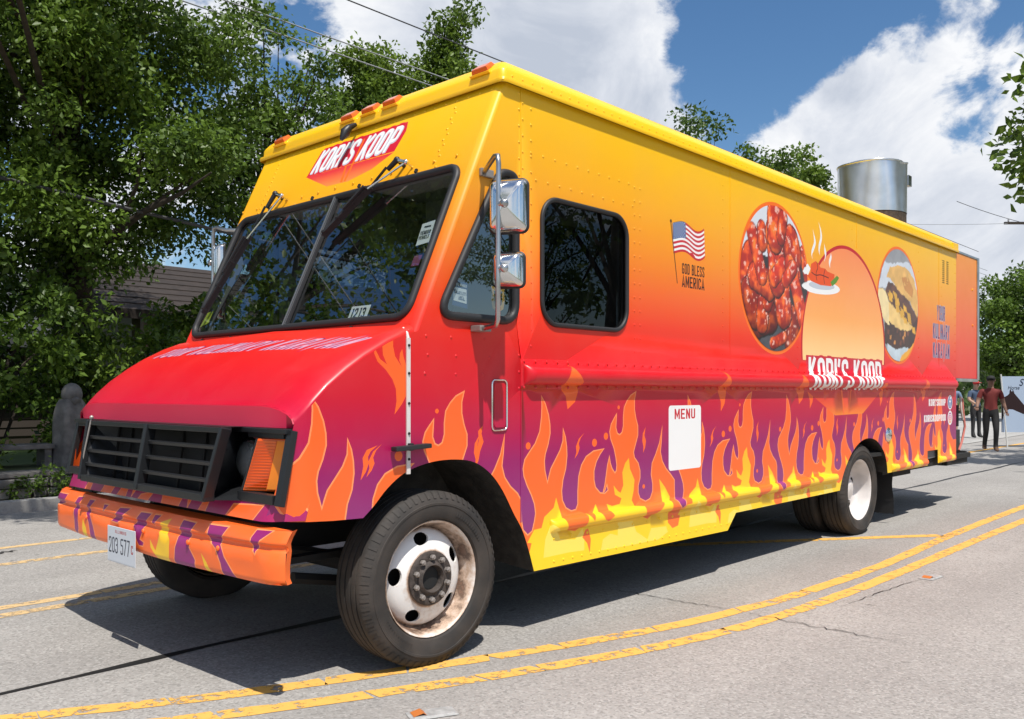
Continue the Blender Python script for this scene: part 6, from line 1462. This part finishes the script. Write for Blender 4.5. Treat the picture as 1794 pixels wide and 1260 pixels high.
    for s in 'LR':                  # four fingers and a thumb, slightly curled
        w, e = W3(J['ha'+s]), W3(J['el'+s]); d = (w-e).normalized(); sd = d.cross(Vector((0,0,1))); sd = sd.normalized() if sd.length > .1 else f; n = d.cross(sd); mb = MB()
        for q in range(4): a = w+sd*(q-1.5)*.010*k; L_ = (.030,.034,.032,.025)[q]*k; mb.tube([a, a+d*L_*.6+n*.003*k, a+d*L_+n*.014*k], [.0050*k,.0046*k,.0036*k], 6)
        a = w-d*.020*k+sd*.018*k; mb.tube([a, a+sd*.012*k+d*.014*k, a+sd*.012*k+d*.030*k+n*.006*k], [.006*k,.0054*k,.004*k], 6); mb.build('fingers', ms['skin'], o, smooth=60)
    mb = MB()
    mb.ball(tuple(h+Vector((0,0,.024*k))-f*.004*k), .058*k, 12, 8, (1.0,.92,.72))
    if cap: mb.prism([(0,-.042),(.055,-.034),(.075,0),(.055,.034),(0,.042)], 0, .008, lambda a, b, z: tuple(h+f*(.035+a)*k+l*b*k+Vector((0,0,(.022+z)*k))))
    mb.build('cap' if cap else 'hair', mat('headwear', cap if cap else (.05,.035,.025), .8), o, smooth=60)
    return o
R2 = math.radians
face1 = math.atan2(-.45, -.9)
person('person in a dark red polo shirt, black trousers and black cap walking on the road', (18.45,2.26,0), face1,
       {'kneeL': (.075,.05,.285), 'ankL': (.030,.05,.055), 'kneeR': (-.01,-.05,.275), 'ankR': (-.11,-.05,.075), 'elL': (-.02,.145,.655), 'wrL': (.055,.165,.545), 'elR': (.015,-.15,.66), 'wrR': (.10,-.175,.60)},
       {'skin': (.24,.13,.09), 'shirt': (.16,.02,.018), 'pants': (.012,.012,.013), 'shoe': (.10,.055,.035)}, 1.70, (.012,.012,.013))
person('person in a blue top and red cap standing behind the rear rack', (24.7,4.25,.012), face1+.5,
       {'kneeL': (.01,.06,.28), 'ankL': (0,.07,.045), 'kneeR': (.01,-.055,.28), 'ankR': (.01,-.065,.045), 'elL': (.05,.135,.67), 'wrL': (.14,.09,.74), 'elR': (.02,-.15,.66), 'wrR': (.10,-.10,.60)},
       {'skin': (.45,.28,.20), 'shirt': (.05,.08,.14), 'pants': (.02,.02,.022), 'shoe': (.02,.02,.02)}, 1.66, (.5,.03,.03))
person('person in a pale blue shirt and denim shorts half hidden by the rear rack', (24.3,4.75,.012), face1-.3,
       {'kneeL': (.02,.055,.28), 'ankL': (-.01,.06,.045), 'kneeR': (.0,-.055,.28), 'ankR': (.0,-.06,.045), 'elL': (.0,.145,.66), 'wrL': (.06,.13,.55), 'elR': (.0,-.145,.66), 'wrR': (.08,-.13,.56)},
       {'skin': (.45,.28,.20), 'shirt': (.14,.20,.30), 'pants': (.06,.09,.16), 'shoe': (.3,.3,.3), 'short': True}, 1.64)

# ------------------------------------------------------------------ horse banner
Rt = Vector((.6821,-.7311,0)); bn = thing('banner_sign', 'pale blue banner with a black horse head, on white poles at the right edge', 'banner', (20.72,2.60,0))
o0 = Vector((20.72,2.60,0)); bw, b0, b1 = 1.9, .36, 1.70
bf = Vector((-.7311,-.6821,0))                       # faces down the road
def bp_(a, z, o=0.): return tuple(o0+Rt*a+bf*o+Vector((0,0,z)))
horse = [(0.0,1.18),(.05,1.20),(.135,1.245),(.175,1.285),(.185,1.36),(.205,1.40),(.225,1.345),(.245,1.335),(.262,1.385),(.285,1.34),(.30,1.29),(.36,1.22),(.46,1.10),(.56,.98),(.74,.90),(.92,.84),(1.1,.80),(1.3,.62),(1.1,.55),(.9,.66),(.7,.74),(.5,.80),(.36,.86),(.26,.905),(.17,.91),(.10,.86),(.05,.80),(.03,.70),(0.,.64)]
v, t = compose([(0,b0),(bw,b0),(bw,b1),(0,b1)], [], [('h', [horse])])
mb = MB(); mb.add([bp_(a, z, .012) for a, z in v], [f for f, _ in t]); mb.m = [0 if k == 'base' else 1 for _, k in t]
mb.box(0,0,0,0,0,0) if False else None
mb.build('panel', [mat('banner_blue', srgb(168,184,206), .6), M_black], bn)
MB().add([bp_(0,b0,-.012), bp_(bw,b0,-.012), bp_(bw,b1,-.012), bp_(0,b1,-.012)], [(0,1,2,3)]).build('back_panel', M_plategrey, bn)
for a in (-.02, bw+.02): mb = MB(); mb.tube([bp_(a+.10,0,.10), bp_(a-.0,1.75,.0)], .018, 8); mb.build('pole', mat('pole_white', (.6,.6,.58), .5), bn)
def word(txt, a, z, size, shear):
    cu = bpy.data.curves.new('w', 'FONT'); cu.body = txt; cu.size = size; cu.shear = shear; ob = bpy.data.objects.new('w', cu); col.objects.link(ob)
    dg = bpy.context.evaluated_depsgraph_get(); me = bpy.data.meshes.new_from_object(ob.evaluated_get(dg)); bpy.data.objects.remove(ob)
    for vv in me.vertices: vv.co = Vector(bp_(a+vv.co.x*.9, z+vv.co.y, .016))
    me.materials.clear(); me.materials.append(M_plate_ink); link('lettering', me, bn)
word('S', .40, 1.475, .24, .3); word('Horse', .13, 1.385, .125, .3)
# seated and hanging things on the road edge: a chain of far dark hedge closes the view
r_ = np.random.default_rng(77); C = np.stack([r_.uniform(46,120,240), r_.uniform(12,40,240), r_.uniform(.3,5.5,240)], 1)
h = link('hedge', leaves('hedge', C, r_.uniform(1.2,2.2,240), 110, .45, M_leaf3, 77), None); h['kind'] = 'stuff'; tag(h, 'far dark hedge closing the end of the street', 'hedge')
C = np.stack([r_.uniform(-40,30,170), r_.uniform(30,44,170), r_.uniform(.3,7,170)], 1)
h = link('far_woods', leaves('far_woods', C, r_.uniform(1.2,2.2,170), 110, .40, M_leaf3, 78), None); h['kind'] = 'stuff'; tag(h, 'far dark wood behind the houses at the left', 'woods')
